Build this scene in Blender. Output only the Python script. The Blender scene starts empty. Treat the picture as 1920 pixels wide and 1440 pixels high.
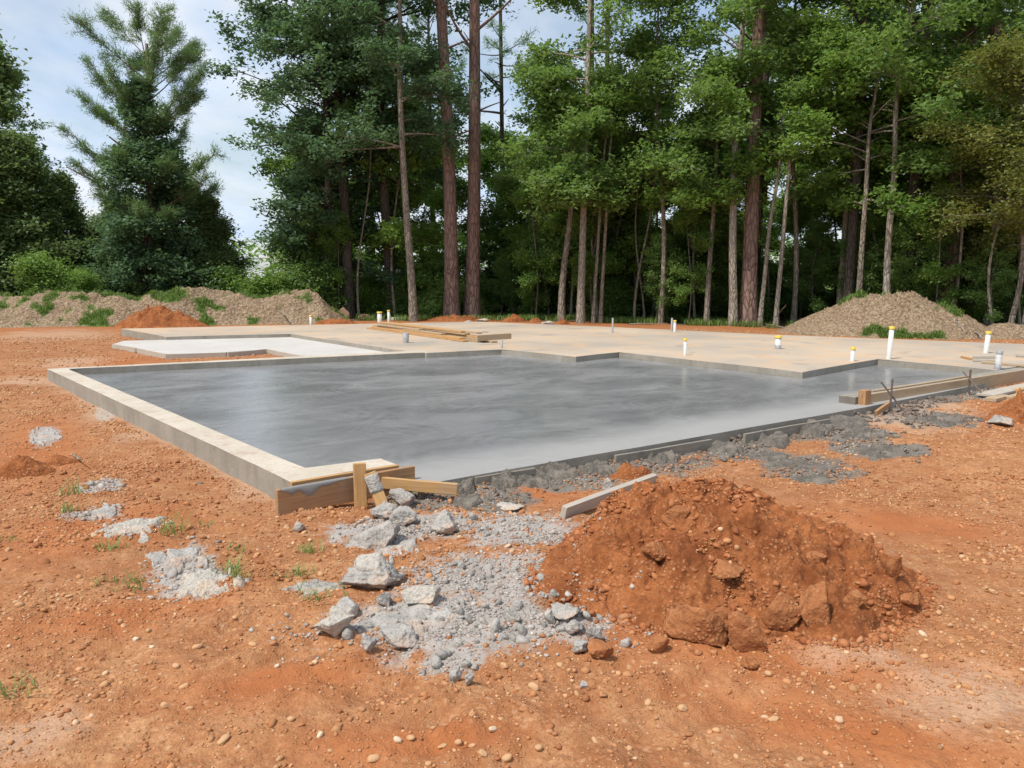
import bpy, bmesh, math
import numpy as np
from mathutils import Vector, Matrix

C = bpy.context.scene.collection
SC = bpy.context.scene
PI = math.pi

# ------------------------------------------------------------------ camera
F = 1480.0; H = 1.6; PT = math.atan(192 / 1480)
cd = bpy.data.cameras.new('camera'); cd.sensor_width = 36; cd.lens = 36 * F / 1920
cd.clip_start = 0.05; cd.clip_end = 6000
cam = bpy.data.objects.new('camera', cd); C.objects.link(cam)
cam.location = (0, 0, H); cam.rotation_euler = (PI / 2 - PT, 0, 0)
SC.camera = cam

# ------------------------------------------------------------------ sky and sun
SUN = Vector((-0.50, -0.42, 1.05)).normalized()
wd = bpy.data.worlds.new('World'); SC.world = wd; wd.use_nodes = True
wn = wd.node_tree.nodes; wl = wd.node_tree.links
bg = wn['Background']; bg.inputs['Strength'].default_value = 0.10
sky = wn.new('ShaderNodeTexSky'); sky.sky_type = 'NISHITA'; sky.sun_disc = False
sky.sun_elevation = math.asin(SUN.z); sky.sun_rotation = math.atan2(SUN.x, SUN.y)
sky.air_density = 1.4; sky.dust_density = 1.0; sky.ozone_density = 3.0
tc = wn.new('ShaderNodeTexCoord')
sep = wn.new('ShaderNodeSeparateXYZ'); wl.new(tc.outputs['Generated'], sep.inputs[0])
mx = wn.new('ShaderNodeMath'); mx.operation = 'MAXIMUM'; wl.new(sep.outputs['Z'], mx.inputs[0]); mx.inputs[1].default_value = 0.0
ad = wn.new('ShaderNodeMath'); ad.operation = 'ADD'; wl.new(mx.outputs[0], ad.inputs[0]); ad.inputs[1].default_value = 0.22
dv = wn.new('ShaderNodeVectorMath'); dv.operation = 'DIVIDE'; wl.new(tc.outputs['Generated'], dv.inputs[0]); wl.new(ad.outputs[0], dv.inputs[1])
mp = wn.new('ShaderNodeMapping'); mp.inputs['Scale'].default_value = (1.0, 0.75, 0.0); mp.inputs['Location'].default_value = (0.55, 0.2, 0)
wl.new(dv.outputs[0], mp.inputs[0])
cn = wn.new('ShaderNodeTexNoise'); cn.inputs['Scale'].default_value = 1.1; cn.inputs['Detail'].default_value = 7; cn.inputs['Roughness'].default_value = 0.55
cn.inputs['Distortion'].default_value = 0.25; wl.new(mp.outputs[0], cn.inputs['Vector'])
cr = wn.new('ShaderNodeValToRGB'); cr.color_ramp.elements[0].position = 0.40; cr.color_ramp.elements[1].position = 0.58
cr.color_ramp.elements[0].color = (0.28, 0.28, 0.28, 1); cr.color_ramp.elements[1].color = (0.94, 0.94, 0.94, 1)
wl.new(cn.outputs['Fac'], cr.inputs[0])
cn2 = wn.new('ShaderNodeTexNoise'); cn2.inputs['Scale'].default_value = 2.6; cn2.inputs['Detail'].default_value = 5; wl.new(mp.outputs[0], cn2.inputs['Vector'])
cc = wn.new('ShaderNodeValToRGB'); cc.color_ramp.elements[0].position = 0.35; cc.color_ramp.elements[1].position = 0.65
CLOUD = 7.3
cc.color_ramp.elements[0].color = (0.70, 0.84, 1.09, 1); cc.color_ramp.elements[1].color = (0.98, 1.0, 1.03, 1)
wl.new(cn2.outputs['Fac'], cc.inputs[0])
cm = wn.new('ShaderNodeVectorMath'); cm.operation = 'SCALE'; cm.inputs['Scale'].default_value = CLOUD; wl.new(cc.outputs[0], cm.inputs[0])
mix = wn.new('ShaderNodeMix'); mix.data_type = 'RGBA'
wl.new(cr.outputs[0], mix.inputs['Factor']); wl.new(sky.outputs[0], mix.inputs['A']); wl.new(cm.outputs[0], mix.inputs['B'])
wl.new(mix.outputs['Result'], bg.inputs['Color'])

sd = bpy.data.lights.new('sun', 'SUN'); sd.energy = 3.3; sd.angle = math.radians(5); sd.color = (1.0, 0.94, 0.85)
so = bpy.data.objects.new('sun', sd); C.objects.link(so); so.location = SUN * 50
so.rotation_euler = (-SUN).to_track_quat('-Z', 'Y').to_euler()
SC.view_settings.view_transform = 'Standard'; SC.view_settings.look = 'None'
SC.view_settings.gamma = 1; SC.view_settings.exposure = 0.47
SC.render.engine = 'CYCLES'
SC.cycles.max_bounces = 6; SC.cycles.diffuse_bounces = 3; SC.cycles.glossy_bounces = 2; SC.cycles.transmission_bounces = 3

# ------------------------------------------------------------------ projection of photo points on real planes
def at(px, py, z=0.0):
    xc = (px - 960) / F; yc = (720 - py) / F
    d = (xc, math.cos(PT) + yc * math.sin(PT), -math.sin(PT) + yc * math.cos(PT))
    t = (z - H) / d[2]
    return (d[0] * t, d[1] * t)
def at3(px, py, z=0.0):
    q = at(px, py, z); return Vector((q[0], q[1], z))
def zat(py, Y):           # height seen at pixel row py at forward distance Y (x near axis)
    yc = (720 - py) / F
    return H + Y * (-math.sin(PT) + yc * math.cos(PT)) / (math.cos(PT) + yc * math.sin(PT))
def xat(px, Y, z=0.0):
    return (px - 960) / F * (Y * math.cos(PT) + (H - z) * math.sin(PT))
TH = math.atan2(-1225, F / math.cos(PT))
UD = np.array((math.sin(TH), math.cos(TH))); VD = np.array((math.cos(TH), -math.sin(TH)))
KT = 0.19; ST = 0.08; PO = 0.10
O2 = np.array(at(545, 902, KT))
def UV(u, v): return O2 + UD * u + VD * v

# ------------------------------------------------------------------ numpy noise
def _perm(seed):
    p = np.random.RandomState(seed).permutation(256); return np.concatenate([p, p, p])
def perlin2(x, y, seed=0):
    p = _perm(seed); xi = np.floor(x).astype(int); yi = np.floor(y).astype(int)
    xf = x - xi; yf = y - yi; xi &= 255; yi &= 255
    u = xf**3 * (xf * (xf * 6 - 15) + 10); v = yf**3 * (yf * (yf * 6 - 15) + 10)
    def g(h, a, b):
        t = h * (2 * PI / 256.0); return np.cos(t) * a + np.sin(t) * b
    aa = p[p[xi] + yi]; ba = p[p[xi + 1] + yi]; ab = p[p[xi] + yi + 1]; bb = p[p[xi + 1] + yi + 1]
    x1 = g(aa, xf, yf) * (1 - u) + g(ba, xf - 1, yf) * u
    x2 = g(ab, xf, yf - 1) * (1 - u) + g(bb, xf - 1, yf - 1) * u
    return (x1 * (1 - v) + x2 * v) * 1.4
def fbm2(x, y, o=4, seed=0, gain=0.5):
    s = 0; a = 1.0
    for i in range(o):
        s = s + a * perlin2(x * 2**i + 17.3 * i, y * 2**i - 9.1 * i, seed + i); a *= gain
    return s
def perlin3(P, seed=0):
    p = _perm(seed); I = np.floor(P).astype(int); f = P - I; I &= 255
    w = f**3 * (f * (f * 6 - 15) + 10)
    rs = np.random.RandomState(seed + 99); G = rs.normal(size=(256, 3)); G /= np.linalg.norm(G, axis=1)[:, None]
    out = 0
    for dx in (0, 1):
        for dy in (0, 1):
            for dz in (0, 1):
                h = p[p[p[I[:, 0] + dx] + I[:, 1] + dy] + I[:, 2] + dz]
                g = (G[h] * (f - np.array((dx, dy, dz)))).sum(1)
                ww = (w[:, 0] if dx else 1 - w[:, 0]) * (w[:, 1] if dy else 1 - w[:, 1]) * (w[:, 2] if dz else 1 - w[:, 2])
                out = out + g * ww
    return out * 1.5
def fbm3(P, o=3, seed=0, gain=0.5):
    s = 0; a = 1.0
    for i in range(o):
        s = s + a * perlin3(P * 2**i + 5.7 * i, seed + i); a *= gain
    return s
def sst(a, b, x):
    t = np.clip((x - a) / (b - a), 0, 1); return t * t * (3 - 2 * t)

# ------------------------------------------------------------------ mesh helpers
def mesh_np(name, V, Fs, mats=(), smooth=False, attrs=None, mi=None):
    me = bpy.data.meshes.new(name); V = np.asarray(V, np.float32); Fs = np.asarray(Fs, np.int32)
    k = Fs.shape[1]; n = len(Fs)
    me.vertices.add(len(V)); me.vertices.foreach_set('co', V.ravel())
    me.loops.add(n * k); me.loops.foreach_set('vertex_index', Fs.ravel())
    me.polygons.add(n); me.polygons.foreach_set('loop_start', np.arange(0, n * k, k, dtype=np.int32))
    me.polygons.foreach_set('loop_total', np.full(n, k, np.int32))
    if smooth: me.polygons.foreach_set('use_smooth', np.ones(n, bool))
    if mi is not None: me.polygons.foreach_set('material_index', np.asarray(mi, np.int32))
    for m in mats: me.materials.append(m)
    for nm, val in (attrs or {}).items():
        val = np.asarray(val, np.float32)
        if val.ndim == 1:
            a = me.attributes.new(nm, 'FLOAT', 'POINT'); a.data.foreach_set('value', val)
        else:
            a = me.attributes.new(nm, 'FLOAT_COLOR', 'POINT')
            a.data.foreach_set('color', np.concatenate([val, np.ones((len(val), 1), np.float32)], 1).ravel())
    me.update(calc_edges=True); me.validate()
    return me
def link(name, data, parent=None):
    o = bpy.data.objects.new(name, data); C.objects.link(o)
    if parent: o.parent = parent
    return o
def tag(o, label=None, cat=None, group=None, kind=None):
    if label: o['label'] = label
    if cat: o['category'] = cat
    if group: o['group'] = group
    if kind: o['kind'] = kind
    return o
def empty(name, loc, label, cat, group=None, rz=0):
    o = link(name, None); o.location = loc; o.rotation_euler = (0, 0, rz); o.empty_display_size = 0.2
    return tag(o, label, cat, group)
def bm_mesh(name, bm, mats, smooth=False):
    me = bpy.data.meshes.new(name); bm.to_mesh(me); bm.free()
    for m in mats: me.materials.append(m)
    if smooth:
        for p in me.polygons: p.use_smooth = True
    return me
def prism(name, pts, z0, z1, mats, bev=0.008, sub=None, seed=0, rough=0.0):
    """polygon pts (xy) extruded between z0 and z1; material 0 on top, 1 on the sides; origin at first point, axes along U,V"""
    o = np.array(pts[0]); bm = bmesh.new(); loc = []
    for q in pts:
        d = np.array(q) - o; loc.append((float(d @ VD), float(d @ UD)))
    A = sum(loc[i][0] * loc[(i + 1) % len(loc)][1] - loc[(i + 1) % len(loc)][0] * loc[i][1] for i in range(len(loc)))
    if A < 0: loc = loc[::-1]
    if sub:
        out = []; rs = np.random.RandomState(seed)
        for i in range(len(loc)):
            a = np.array(loc[i]); b = np.array(loc[(i + 1) % len(loc)]); L = np.linalg.norm(b - a); n = max(1, int(L / sub))
            nrm = np.array((b[1] - a[1], a[0] - b[0])) / max(L, 1e-6)
            for k in range(n):
                q = a + (b - a) * k / n
                if k: q = q + nrm * rs.normal() * rough
                out.append(tuple(q))
        loc = out
    top = [bm.verts.new((x, y, z1)) for x, y in loc]; bot = [bm.verts.new((x, y, z0)) for x, y in loc]
    n = len(loc); ft = bm.faces.new(top); ft.material_index = 0
    for i in range(n):
        f = bm.faces.new((bot[i], bot[(i + 1) % n], top[(i + 1) % n], top[i])); f.material_index = 1
    if bev:
        bmesh.ops.bevel(bm, geom=[e for e in ft.edges], offset=bev, segments=2, affect='EDGES', profile=0.5)
    me = bm_mesh(name, bm, mats)
    ob = link(name, me); ob.location = (o[0], o[1], 0); ob.rotation_euler = (0, 0, math.atan2(VD[1], VD[0]))
    return ob
_bmcache = {}
def board(name, p0, p1, w, h, mat, label=None, cat='board', group=None, parent=None, seed=0, roll=0.0, up=None):
    """sawn timber from p0 to p1 (centres of its ends), w thick, h tall"""
    p0 = Vector(p0); p1 = Vector(p1); L = (p1 - p0).length; rs = np.random.RandomState(seed + int(L * 1000))
    bm = bmesh.new(); n = max(2, int(L / 0.35)); rings = []
    bow = rs.normal() * 0.003 * L
    for i in range(n + 1):
        t = i / n; x = L * t; dy = bow * math.sin(PI * t); dz = rs.normal() * 0.0012
        rings.append([bm.verts.new((x, dy + sy * w / 2 + rs.normal() * 0.0006, sz * h / 2 + dz)) for sy, sz in ((-1, -1), (1, -1), (1, 1), (-1, 1))])
    for i in range(n):
        for k in range(4):
            bm.faces.new((rings[i][k], rings[i + 1][k], rings[i + 1][(k + 1) % 4], rings[i][(k + 1) % 4]))
    bm.faces.new(rings[0]); bm.faces.new(rings[-1][::-1])
    bmesh.ops.recalc_face_normals(bm, faces=bm.faces)
    ed = [e for e in bm.edges if len(e.link_faces) == 2 and e.calc_face_angle(0) > 0.5]
    bmesh.ops.bevel(bm, geom=ed, offset=min(0.004, w * 0.1), segments=2, affect='EDGES', profile=0.5)
    me = bm_mesh(name, bm, [mat]); ob = link(name, me, parent)
    x = (p1 - p0).normalized(); upv = Vector(up) if up else Vector((0, 0, 1)); y = upv.cross(x).normalized(); z = x.cross(y)
    R = Matrix((x, y, z)).transposed().to_4x4() @ Matrix.Rotation(roll, 4, 'X')
    ob.matrix_world = Matrix.Translation(p0) @ R
    return tag(ob, label, cat if label else None, group)
_ICO = {0: (np.array([(1, 0, 0), (-1, 0, 0), (0, 1, 0), (0, -1, 0), (0, 0, 1), (0, 0, -1)], float), np.array([(0, 2, 4), (2, 1, 4), (1, 3, 4), (3, 0, 4), (2, 0, 5), (1, 2, 5), (3, 1, 5), (0, 3, 5)]))}
def ico(sub):
    if sub not in _ICO:
        bm = bmesh.new(); bmesh.ops.create_icosphere(bm, subdivisions=sub, radius=1)
        v = np.array([q.co[:] for q in bm.verts]); f = np.array([[q.index for q in p.verts] for p in bm.faces]); bm.free(); _ICO[sub] = (v, f)
    return _ICO[sub]
def tubes(P, R, sides=6):
    """P (B,N,3) polylines, R (B,N) radii -> verts, quad faces"""
    B, N, _ = P.shape
    T = np.gradient(P, axis=1); T /= np.linalg.norm(T, axis=2, keepdims=True) + 1e-9
    ref = np.where(np.abs(T[:, :1, 2:3]) > 0.8, np.array((1.0, 0, 0)), np.array((0, 0, 1.0))); ref = np.broadcast_to(ref, T.shape)
    X = np.cross(ref, T); X /= np.linalg.norm(X, axis=2, keepdims=True) + 1e-9; Y = np.cross(T, X)
    a = np.arange(sides) * 2 * PI / sides
    V = P[:, :, None, :] + R[:, :, None, None] * (np.cos(a)[None, None, :, None] * X[:, :, None, :] + np.sin(a)[None, None, :, None] * Y[:, :, None, :])
    idx = np.arange(B * N * sides).reshape(B, N, sides)
    f = np.stack([idx[:, :-1], np.roll(idx[:, :-1], -1, 2), np.roll(idx[:, 1:], -1, 2), idx[:, 1:]], -1).reshape(-1, 4)
    return V.reshape(-1, 3), f
def joinvf(parts):
    V = []; Fs = []; n = 0
    for v, f in parts:
        V.append(v); Fs.append(f + n); n += len(v)
    return np.concatenate(V), np.concatenate(Fs)

# ------------------------------------------------------------------ materials
class NT:
    def __init__(s, name):
        s.m = bpy.data.materials.new(name); s.m.use_nodes = True; s.n = s.m.node_tree.nodes; s.l = s.m.node_tree.links
        s.b = s.n['Principled BSDF']; s.b.inputs['Roughness'].default_value = 0.85; s.b.inputs['Specular IOR Level'].default_value = 0.25
        s.tc = s.n.new('ShaderNodeTexCoord'); s.obj = s.tc.outputs['Object']
    def node(s, t, **k):
        n = s.n.new(t)
        for a, v in k.items(): setattr(n, a, v)
        return n
    def put(s, sock, v):
        if hasattr(v, 'is_output') or isinstance(v, bpy.types.NodeSocket): s.l.new(v, sock)
        else: sock.default_value = v
    def scale(s, sx, sy, sz, vec=None):
        m = s.node('ShaderNodeMapping'); m.inputs['Scale'].default_value = (sx, sy, sz); s.l.new(vec or s.obj, m.inputs[0]); return m.outputs[0]
    def noise(s, sc, det=4, rough=0.55, vec=None, dist=0.0):
        n = s.node('ShaderNodeTexNoise'); n.inputs['Scale'].default_value = sc; n.inputs['Detail'].default_value = det
        n.inputs['Roughness'].default_value = rough; n.inputs['Distortion'].default_value = dist
        s.l.new(vec or s.obj, n.inputs['Vector']); return n.outputs['Fac']
    def vor(s, sc, feat='F1', vec=None, out='Distance', rnd=1.0):
        n = s.node('ShaderNodeTexVoronoi', feature=feat); n.inputs['Scale'].default_value = sc; n.inputs['Randomness'].default_value = rnd
        s.l.new(vec or s.obj, n.inputs['Vector']); return n.outputs[out]
    def ramp(s, fac, *st):
        r = s.node('ShaderNodeValToRGB'); e = r.color_ramp.elements
        while len(e) < len(st): e.new(0.5)
        for i, (p, c) in enumerate(st):
            e[i].position = p; e[i].color = (c, c, c, 1) if isinstance(c, (int, float)) else (*c, 1)
        s.put(r.inputs[0], fac); return r.outputs[0]
    def mix(s, fac, a, b, mode='MIX'):
        m = s.node('ShaderNodeMix', data_type='RGBA', blend_type=mode)
        s.put(m.inputs['Factor'], fac)
        for k, v in (('A', a), ('B', b)):
            if isinstance(v, tuple): m.inputs[k].default_value = (*v, 1) if len(v) == 3 else v
            else: s.put(m.inputs[k], v)
        return m.outputs['Result']
    def math(s, op, a, b=0.0, clamp=False):
        m = s.node('ShaderNodeMath', operation=op, use_clamp=clamp); s.put(m.inputs[0], a); s.put(m.inputs[1], b); return m.outputs[0]
    def attr(s, n, col=False):
        a = s.node('ShaderNodeAttribute', attribute_name=n); return a.outputs['Color' if col else 'Fac']
    def bump(s, h, strength=0.5, dist=0.01, prev=None):
        b = s.node('ShaderNodeBump'); b.inputs['Strength'].default_value = strength; b.inputs['Distance'].default_value = dist
        s.put(b.inputs['Height'], h)
        if prev is not None: s.l.new(prev, b.inputs['Normal'])
        return b.outputs[0]
    def done(s, col=None, rough=None, nrm=None, spec=None):
        if col is not None:
            if isinstance(col, tuple): s.b.inputs['Base Color'].default_value = (*col, 1)
            else: s.l.new(col, s.b.inputs['Base Color'])
        if rough is not None: s.put(s.b.inputs['Roughness'], rough)
        if nrm is not None: s.l.new(nrm, s.b.inputs['Normal'])
        if spec is not None: s.b.inputs['Specular IOR Level'].default_value = spec
        return s.m
M = {}
CLAY_A = (0.375, 0.168, 0.072); CLAY_B = (0.275, 0.107, 0.042); CLAY_P = (0.46, 0.262, 0.132); GREY = (0.36, 0.35, 0.335)
def mat_ground():
    t = NT('clay_gravel_ground')
    big = t.noise(0.55, 5); mid = t.noise(3.2, 5, 0.6); fine = t.noise(38, 4, 0.7)
    c = t.mix(t.ramp(big, (0.36, 0.0), (0.66, 1.0)), CLAY_A, CLAY_B)
    c = t.mix(t.ramp(mid, (0.42, 0.0), (0.72, 0.8)), c, CLAY_P)
    v1 = t.vor(34); v1c = t.vor(34, out='Color'); v2 = t.vor(85); v2c = t.vor(85, out='Color')
    peb = t.ramp(v1c, (0.0, (0.24, 0.085, 0.032)), (0.45, (0.42, 0.19, 0.08)), (0.75, (0.54, 0.31, 0.16)), (1.0, (0.62, 0.46, 0.31)))
    pm = t.ramp(v1, (0.25, 1.0), (0.55, 0.0)); sel = t.ramp(t.noise(1.7, 4), (0.40, 0.15), (0.62, 0.85))
    c = t.mix(t.math('MULTIPLY', pm, sel), c, peb)
    peb2 = t.ramp(v2c, (0.0, (0.27, 0.10, 0.04)), (0.6, (0.47, 0.23, 0.10)), (1.0, (0.62, 0.43, 0.27)))
    c = t.mix(t.math('MULTIPLY', t.ramp(v2, (0.2, 0.75), (0.55, 0.0)), 0.7), c, peb2)
    c = t.mix(t.ramp(fine, (0.3, 0.6), (0.58, 0.0)), c, (0.22, 0.088, 0.036))  # crevice shade between stones painted into the colour where fine noise is low
    mm = t.noise(9, 6, 0.75); c = t.mix(t.ramp(mm, (0.36, 0.65), (0.54, 0.0)), c, (0.235, 0.088, 0.034)); c = t.mix(t.ramp(mm, (0.58, 0.0), (0.74, 0.4)), c, (0.52, 0.32, 0.17))
    red = t.attr('red'); c = t.mix(t.math('MULTIPLY', red, 0.85), c, t.mix(mid, (0.27, 0.085, 0.028), (0.42, 0.155, 0.055)))
    g = t.attr('grey'); gm = t.ramp(t.math('ADD', g, t.math('MULTIPLY', t.math('SUBTRACT', t.noise(9, 7, 0.75), 0.5), 1.5)), (0.36, 0.0), (0.66, 0.9))
    gcol = t.mix(t.noise(26, 5, 0.7), (0.22, 0.205, 0.185), (0.44, 0.425, 0.395))
    c = t.mix(gm, c, gcol)
    wt = t.attr('wet'); wm = t.ramp(t.math('ADD', wt, t.math('MULTIPLY', t.math('SUBTRACT', t.noise(9, 6, 0.7), 0.5), 0.8)), (0.34, 0.0), (0.58, 1.0))
    c = t.mix(wm, c, t.mix(t.noise(18, 5, 0.7), (0.085, 0.076, 0.064), (0.25, 0.22, 0.18)))
    pl = t.attr('pale'); plm = t.ramp(t.math('ADD', pl, t.math('MULTIPLY', t.math('SUBTRACT', t.noise(4, 7, 0.75), 0.5), 1.4)), (0.35, 0.0), (0.95, 0.45))
    c = t.mix(plm, c, t.mix(t.noise(22, 5), (0.43, 0.30, 0.20), (0.55, 0.41, 0.295)))
    w = t.attr('wood'); wm2 = t.ramp(t.math('ADD', w, t.math('MULTIPLY', t.math('SUBTRACT', t.noise(2.2, 6, 0.7), 0.5), 0.7)), (0.35, 0.0), (0.6, 1.0))
    lit = t.ramp(t.noise(7, 6, 0.7), (0.3, (0.055, 0.035, 0.02)), (0.5, (0.13, 0.085, 0.05)), (0.7, (0.10, 0.13, 0.035)))
    c = t.mix(wm2, c, lit)
    fd = t.attr('field'); c = t.mix(fd, c, t.mix(t.noise(0.4, 5), (0.16, 0.27, 0.045), (0.27, 0.36, 0.09)))
    h = t.math('ADD', t.math('MULTIPLY', t.math('MULTIPLY', pm, sel), 0.0055), t.math('MULTIPLY', t.ramp(v2, (0.1, 1.0), (0.6, 0.0)), 0.0025))
    h = t.math('ADD', h, t.math('MULTIPLY', fine, 0.005)); h = t.math('ADD', h, t.math('MULTIPLY', t.noise(110, 3, 0.6), 0.002))
    nb = t.bump(h, 0.9, 1.0)
    r = t.mix(wm, (0.95,) * 3, (0.55,) * 3)
    return t.done(c, r, nb, 0.2)
M['ground'] = mat_ground()
def mat_clay(name, a, b, p):
    t = NT(name); mid = t.noise(4, 6, 0.68); fine = t.noise(45, 5, 0.7)
    c = t.mix(t.ramp(mid, (0.40, 0.0), (0.60, 1.0)), a, b)
    v = t.vor(48); vc = t.vor(48, out='Color')
    pm = t.math('MULTIPLY', t.ramp(v, (0.22, 1.0), (0.5, 0.0)), t.ramp(t.noise(6, 4), (0.42, 0.0), (0.62, 0.75)))
    c = t.mix(pm, c, t.mix(vc, a, p)); c = t.mix(t.ramp(fine, (0.30, 0.5), (0.55, 0.0)), c, (b[0] * 0.6, b[1] * 0.6, b[2] * 0.6))
    h = t.math('ADD', t.math('MULTIPLY', fine, 0.016), t.math('MULTIPLY', pm, 0.010)); h = t.math('ADD', h, t.math('MULTIPLY', t.vor(16), -0.018)); h = t.math('ADD', h, t.math('MULTIPLY', t.noise(130, 3), 0.004))
    return t.done(c, 0.95, t.bump(h, 0.9, 1.0), 0.15)
M['mound'] = mat_clay('red_clay', (0.355, 0.130, 0.046), (0.205, 0.066, 0.023), (0.62, 0.34, 0.17))
M['clod'] = mat_clay('clay_clod', (0.42, 0.178, 0.075), (0.30, 0.112, 0.044), (0.6, 0.35, 0.17))
def mat_soil():
    t = NT('dry_topsoil'); n = t.noise(2.4, 6, 0.65); f = t.noise(16, 6, 0.75)
    c = t.mix(t.ramp(n, (0.3, 0.0), (0.7, 1.0)), (0.37, 0.262, 0.168), (0.52, 0.40, 0.27)); c = t.mix(t.ramp(f, (0.34, 0.9), (0.56, 0.0)), c, (0.13, 0.085, 0.055)); c = t.mix(t.ramp(t.vor(8, 'DISTANCE_TO_EDGE', None), (0.0, 0.7), (0.10, 0.0)), c, (0.12, 0.08, 0.05))
    g = t.attr('green'); gm = t.ramp(t.math('ADD', g, t.math('MULTIPLY', t.math('SUBTRACT', t.noise(5, 5, 0.7), 0.5), 0.6)), (0.4, 0.0), (0.6, 1.0))
    c = t.mix(gm, c, t.mix(f, (0.05, 0.10, 0.02), (0.14, 0.22, 0.05)))
    return t.done(c, 0.95, t.bump(t.math('ADD', t.math('MULTIPLY', f, 0.10), t.math('MULTIPLY', t.vor(7), 0.10)), 0.9, 1.0), 0.1)
M['soil'] = mat_soil()
def mat_stone():
    t = NT('gravel_stone'); c = t.attr('col', True); c = t.mix(t.ramp(t.noise(60, 4, 0.7), (0.3, 0.35), (0.7, 0.0)), c, (0.30, 0.13, 0.055))
    return t.done(c, 0.85, t.bump(t.noise(160, 3), 0.35, 0.004), 0.3)
M['stone'] = mat_stone()
def mat_rubble(name, a, b, dust):
    t = NT(name); n = t.noise(7, 5, 0.65); f = t.noise(42, 5, 0.75)
    c = t.mix(t.ramp(n, (0.33, 0.0), (0.67, 1.0)), a, b); c = t.mix(t.ramp(f, (0.32, 0.7), (0.52, 0.0)), c, tuple(x * 0.5 for x in a))
    c = t.mix(t.ramp(t.noise(4.1, 5, 0.7), (0.50, 0.0), (0.70, 0.6)), c, dust)
    h = t.math('ADD', t.math('MULTIPLY', f, 0.012), t.math('MULTIPLY', t.vor(55), 0.008))
    return t.done(c, 0.92, t.bump(h, 0.9, 1.0), 0.2)
M['rubble'] = mat_rubble('broken_concrete', (0.31, 0.29, 0.262), (0.49, 0.465, 0.425), (0.50, 0.27, 0.13))
M['rubble_pale'] = mat_rubble('pale_concrete', (0.40, 0.365, 0.315), (0.55, 0.51, 0.445), (0.52, 0.33, 0.19))
M['mud'] = mat_rubble('wet_cement_mud', (0.10, 0.089, 0.074), (0.205, 0.184, 0.156), (0.24, 0.20, 0.16))
def mat_crumb():
    t = NT('concrete_crumb'); r = t.node('ShaderNodeObjectInfo').outputs['Random']; n = t.noise(2.5, 5, .7)
    c = t.mix(r, (0.33, 0.31, 0.28), (0.50, 0.475, 0.43)); c = t.mix(t.ramp(n, (.35, .5), (.55, 0.)), c, (0.24, 0.22, 0.195)); return t.done(c, .92, t.bump(n, .5, .1), .2)
M['crumb'] = mat_crumb()
M['boulder'] = mat_rubble('brown_boulder', (0.20, 0.125, 0.085), (0.30, 0.20, 0.14), (0.38, 0.18, 0.09))
def mat_wet():
    t = NT('wet_concrete')
    warp = t.noise(0.5, 3); st = t.scale(0.8, 1.1, 1)
    n1 = t.noise(0.55, 7, 0.6, st, 1.2); n2 = t.noise(1.1, 7, 0.62, t.scale(0.8, 1.25, 1), 0.8); n3 = t.noise(14, 4, 0.6, t.scale(0.35, 1.6, 1), 1.0)
    c = t.mix(t.ramp(n1, (0.36, 0.0), (0.66, 1.0)), (0.150, 0.152, 0.155), (0.262, 0.261, 0.259)); c = t.mix(t.ramp(n2, (0.36, 0.5), (0.56, 0.0)), c, (0.125, 0.128, 0.133))
    c = t.mix(t.ramp(n3, (0.55, 0.0), (0.75, 0.14)), c, (0.42, 0.425, 0.43))
    sx = t.node('ShaderNodeSeparateXYZ'); t.l.new(t.obj, sx.inputs[0])
    e = t.ramp(t.math('ADD', sx.outputs['Y'], t.math('MULTIPLY', t.math('SUBTRACT', t.noise(1.6, 5, 0.6), 0.5), 0.55)), (0.0, 0.0), (1.0, 1.0))
    edge = t.ramp(t.math('ADD', t.math('MULTIPLY', t.math('ADD', sx.outputs['Y'], t.math('MULTIPLY', sx.outputs['X'], 0.043)), 1.0), t.math('MULTIPLY', t.math('SUBTRACT', t.noise(1.3, 5, 0.6), 0.5), 0.35)), (0.30, 0.9), (0.95, 0.0))
    c = t.mix(edge, c, t.mix(n3, (0.285, 0.277, 0.262), (0.33, 0.322, 0.306)))
    wv = t.node('ShaderNodeVectorMath', operation='ADD'); t.l.new(t.obj, wv.inputs[0]); wn_ = t.node('ShaderNodeTexNoise'); wn_.inputs['Scale'].default_value = 1.2; t.l.new(t.obj, wn_.inputs['Vector']); t.l.new(wn_.outputs['Color'], wv.inputs[1])
    arc = t.math('MULTIPLY', t.math('SINE', t.math('MULTIPLY', t.vor(0.85, vec=wv.outputs[0]), 46.0)), t.ramp(t.noise(1.4, 4), (0.40, 0.0), (0.65, 1.0)))
    c = t.mix(t.math('MULTIPLY', t.math('ADD', arc, 1.0), 0.10), c, (0.40, 0.40, 0.40))
    r = t.math('ADD', t.math('ADD', t.math('MULTIPLY', n2, 0.34), 0.10), t.math('MULTIPLY', edge, 0.28))
    h = t.math('ADD', t.math('ADD', t.math('MULTIPLY', n3, 0.004), t.math('MULTIPLY', n2, 0.010)), t.math('MULTIPLY', arc, 0.0012))
    return t.done(c, r, t.bump(h, 0.25, 1.0), 0.6)
M['wet'] = mat_wet()
def mat_conc(name, a, b, stain, sc=1.0, stamt=0.5, streak=False):
    t = NT(name); n = t.noise(1.1 * sc, 6, 0.62); f = t.noise(30, 5, 0.7); m = t.noise(5 * sc, 5, 0.65, t.scale(1, 1, 0.25 if streak else 1))
    c = t.mix(t.ramp(n, (0.34, 0.0), (0.68, 1.0)), a, b); c = t.mix(t.ramp(m, (0.52, 0.0), (0.72, stamt)), c, stain)
    c = t.mix(t.ramp(f, (0.28, 0.4), (0.5, 0.0)), c, tuple(x * 0.55 for x in a))
    return t.done(c, 0.9, t.bump(t.math('ADD', t.math('MULTIPLY', f, 0.005), t.math('MULTIPLY', m, 0.006)), 0.7, 1.0), 0.25)
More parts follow.
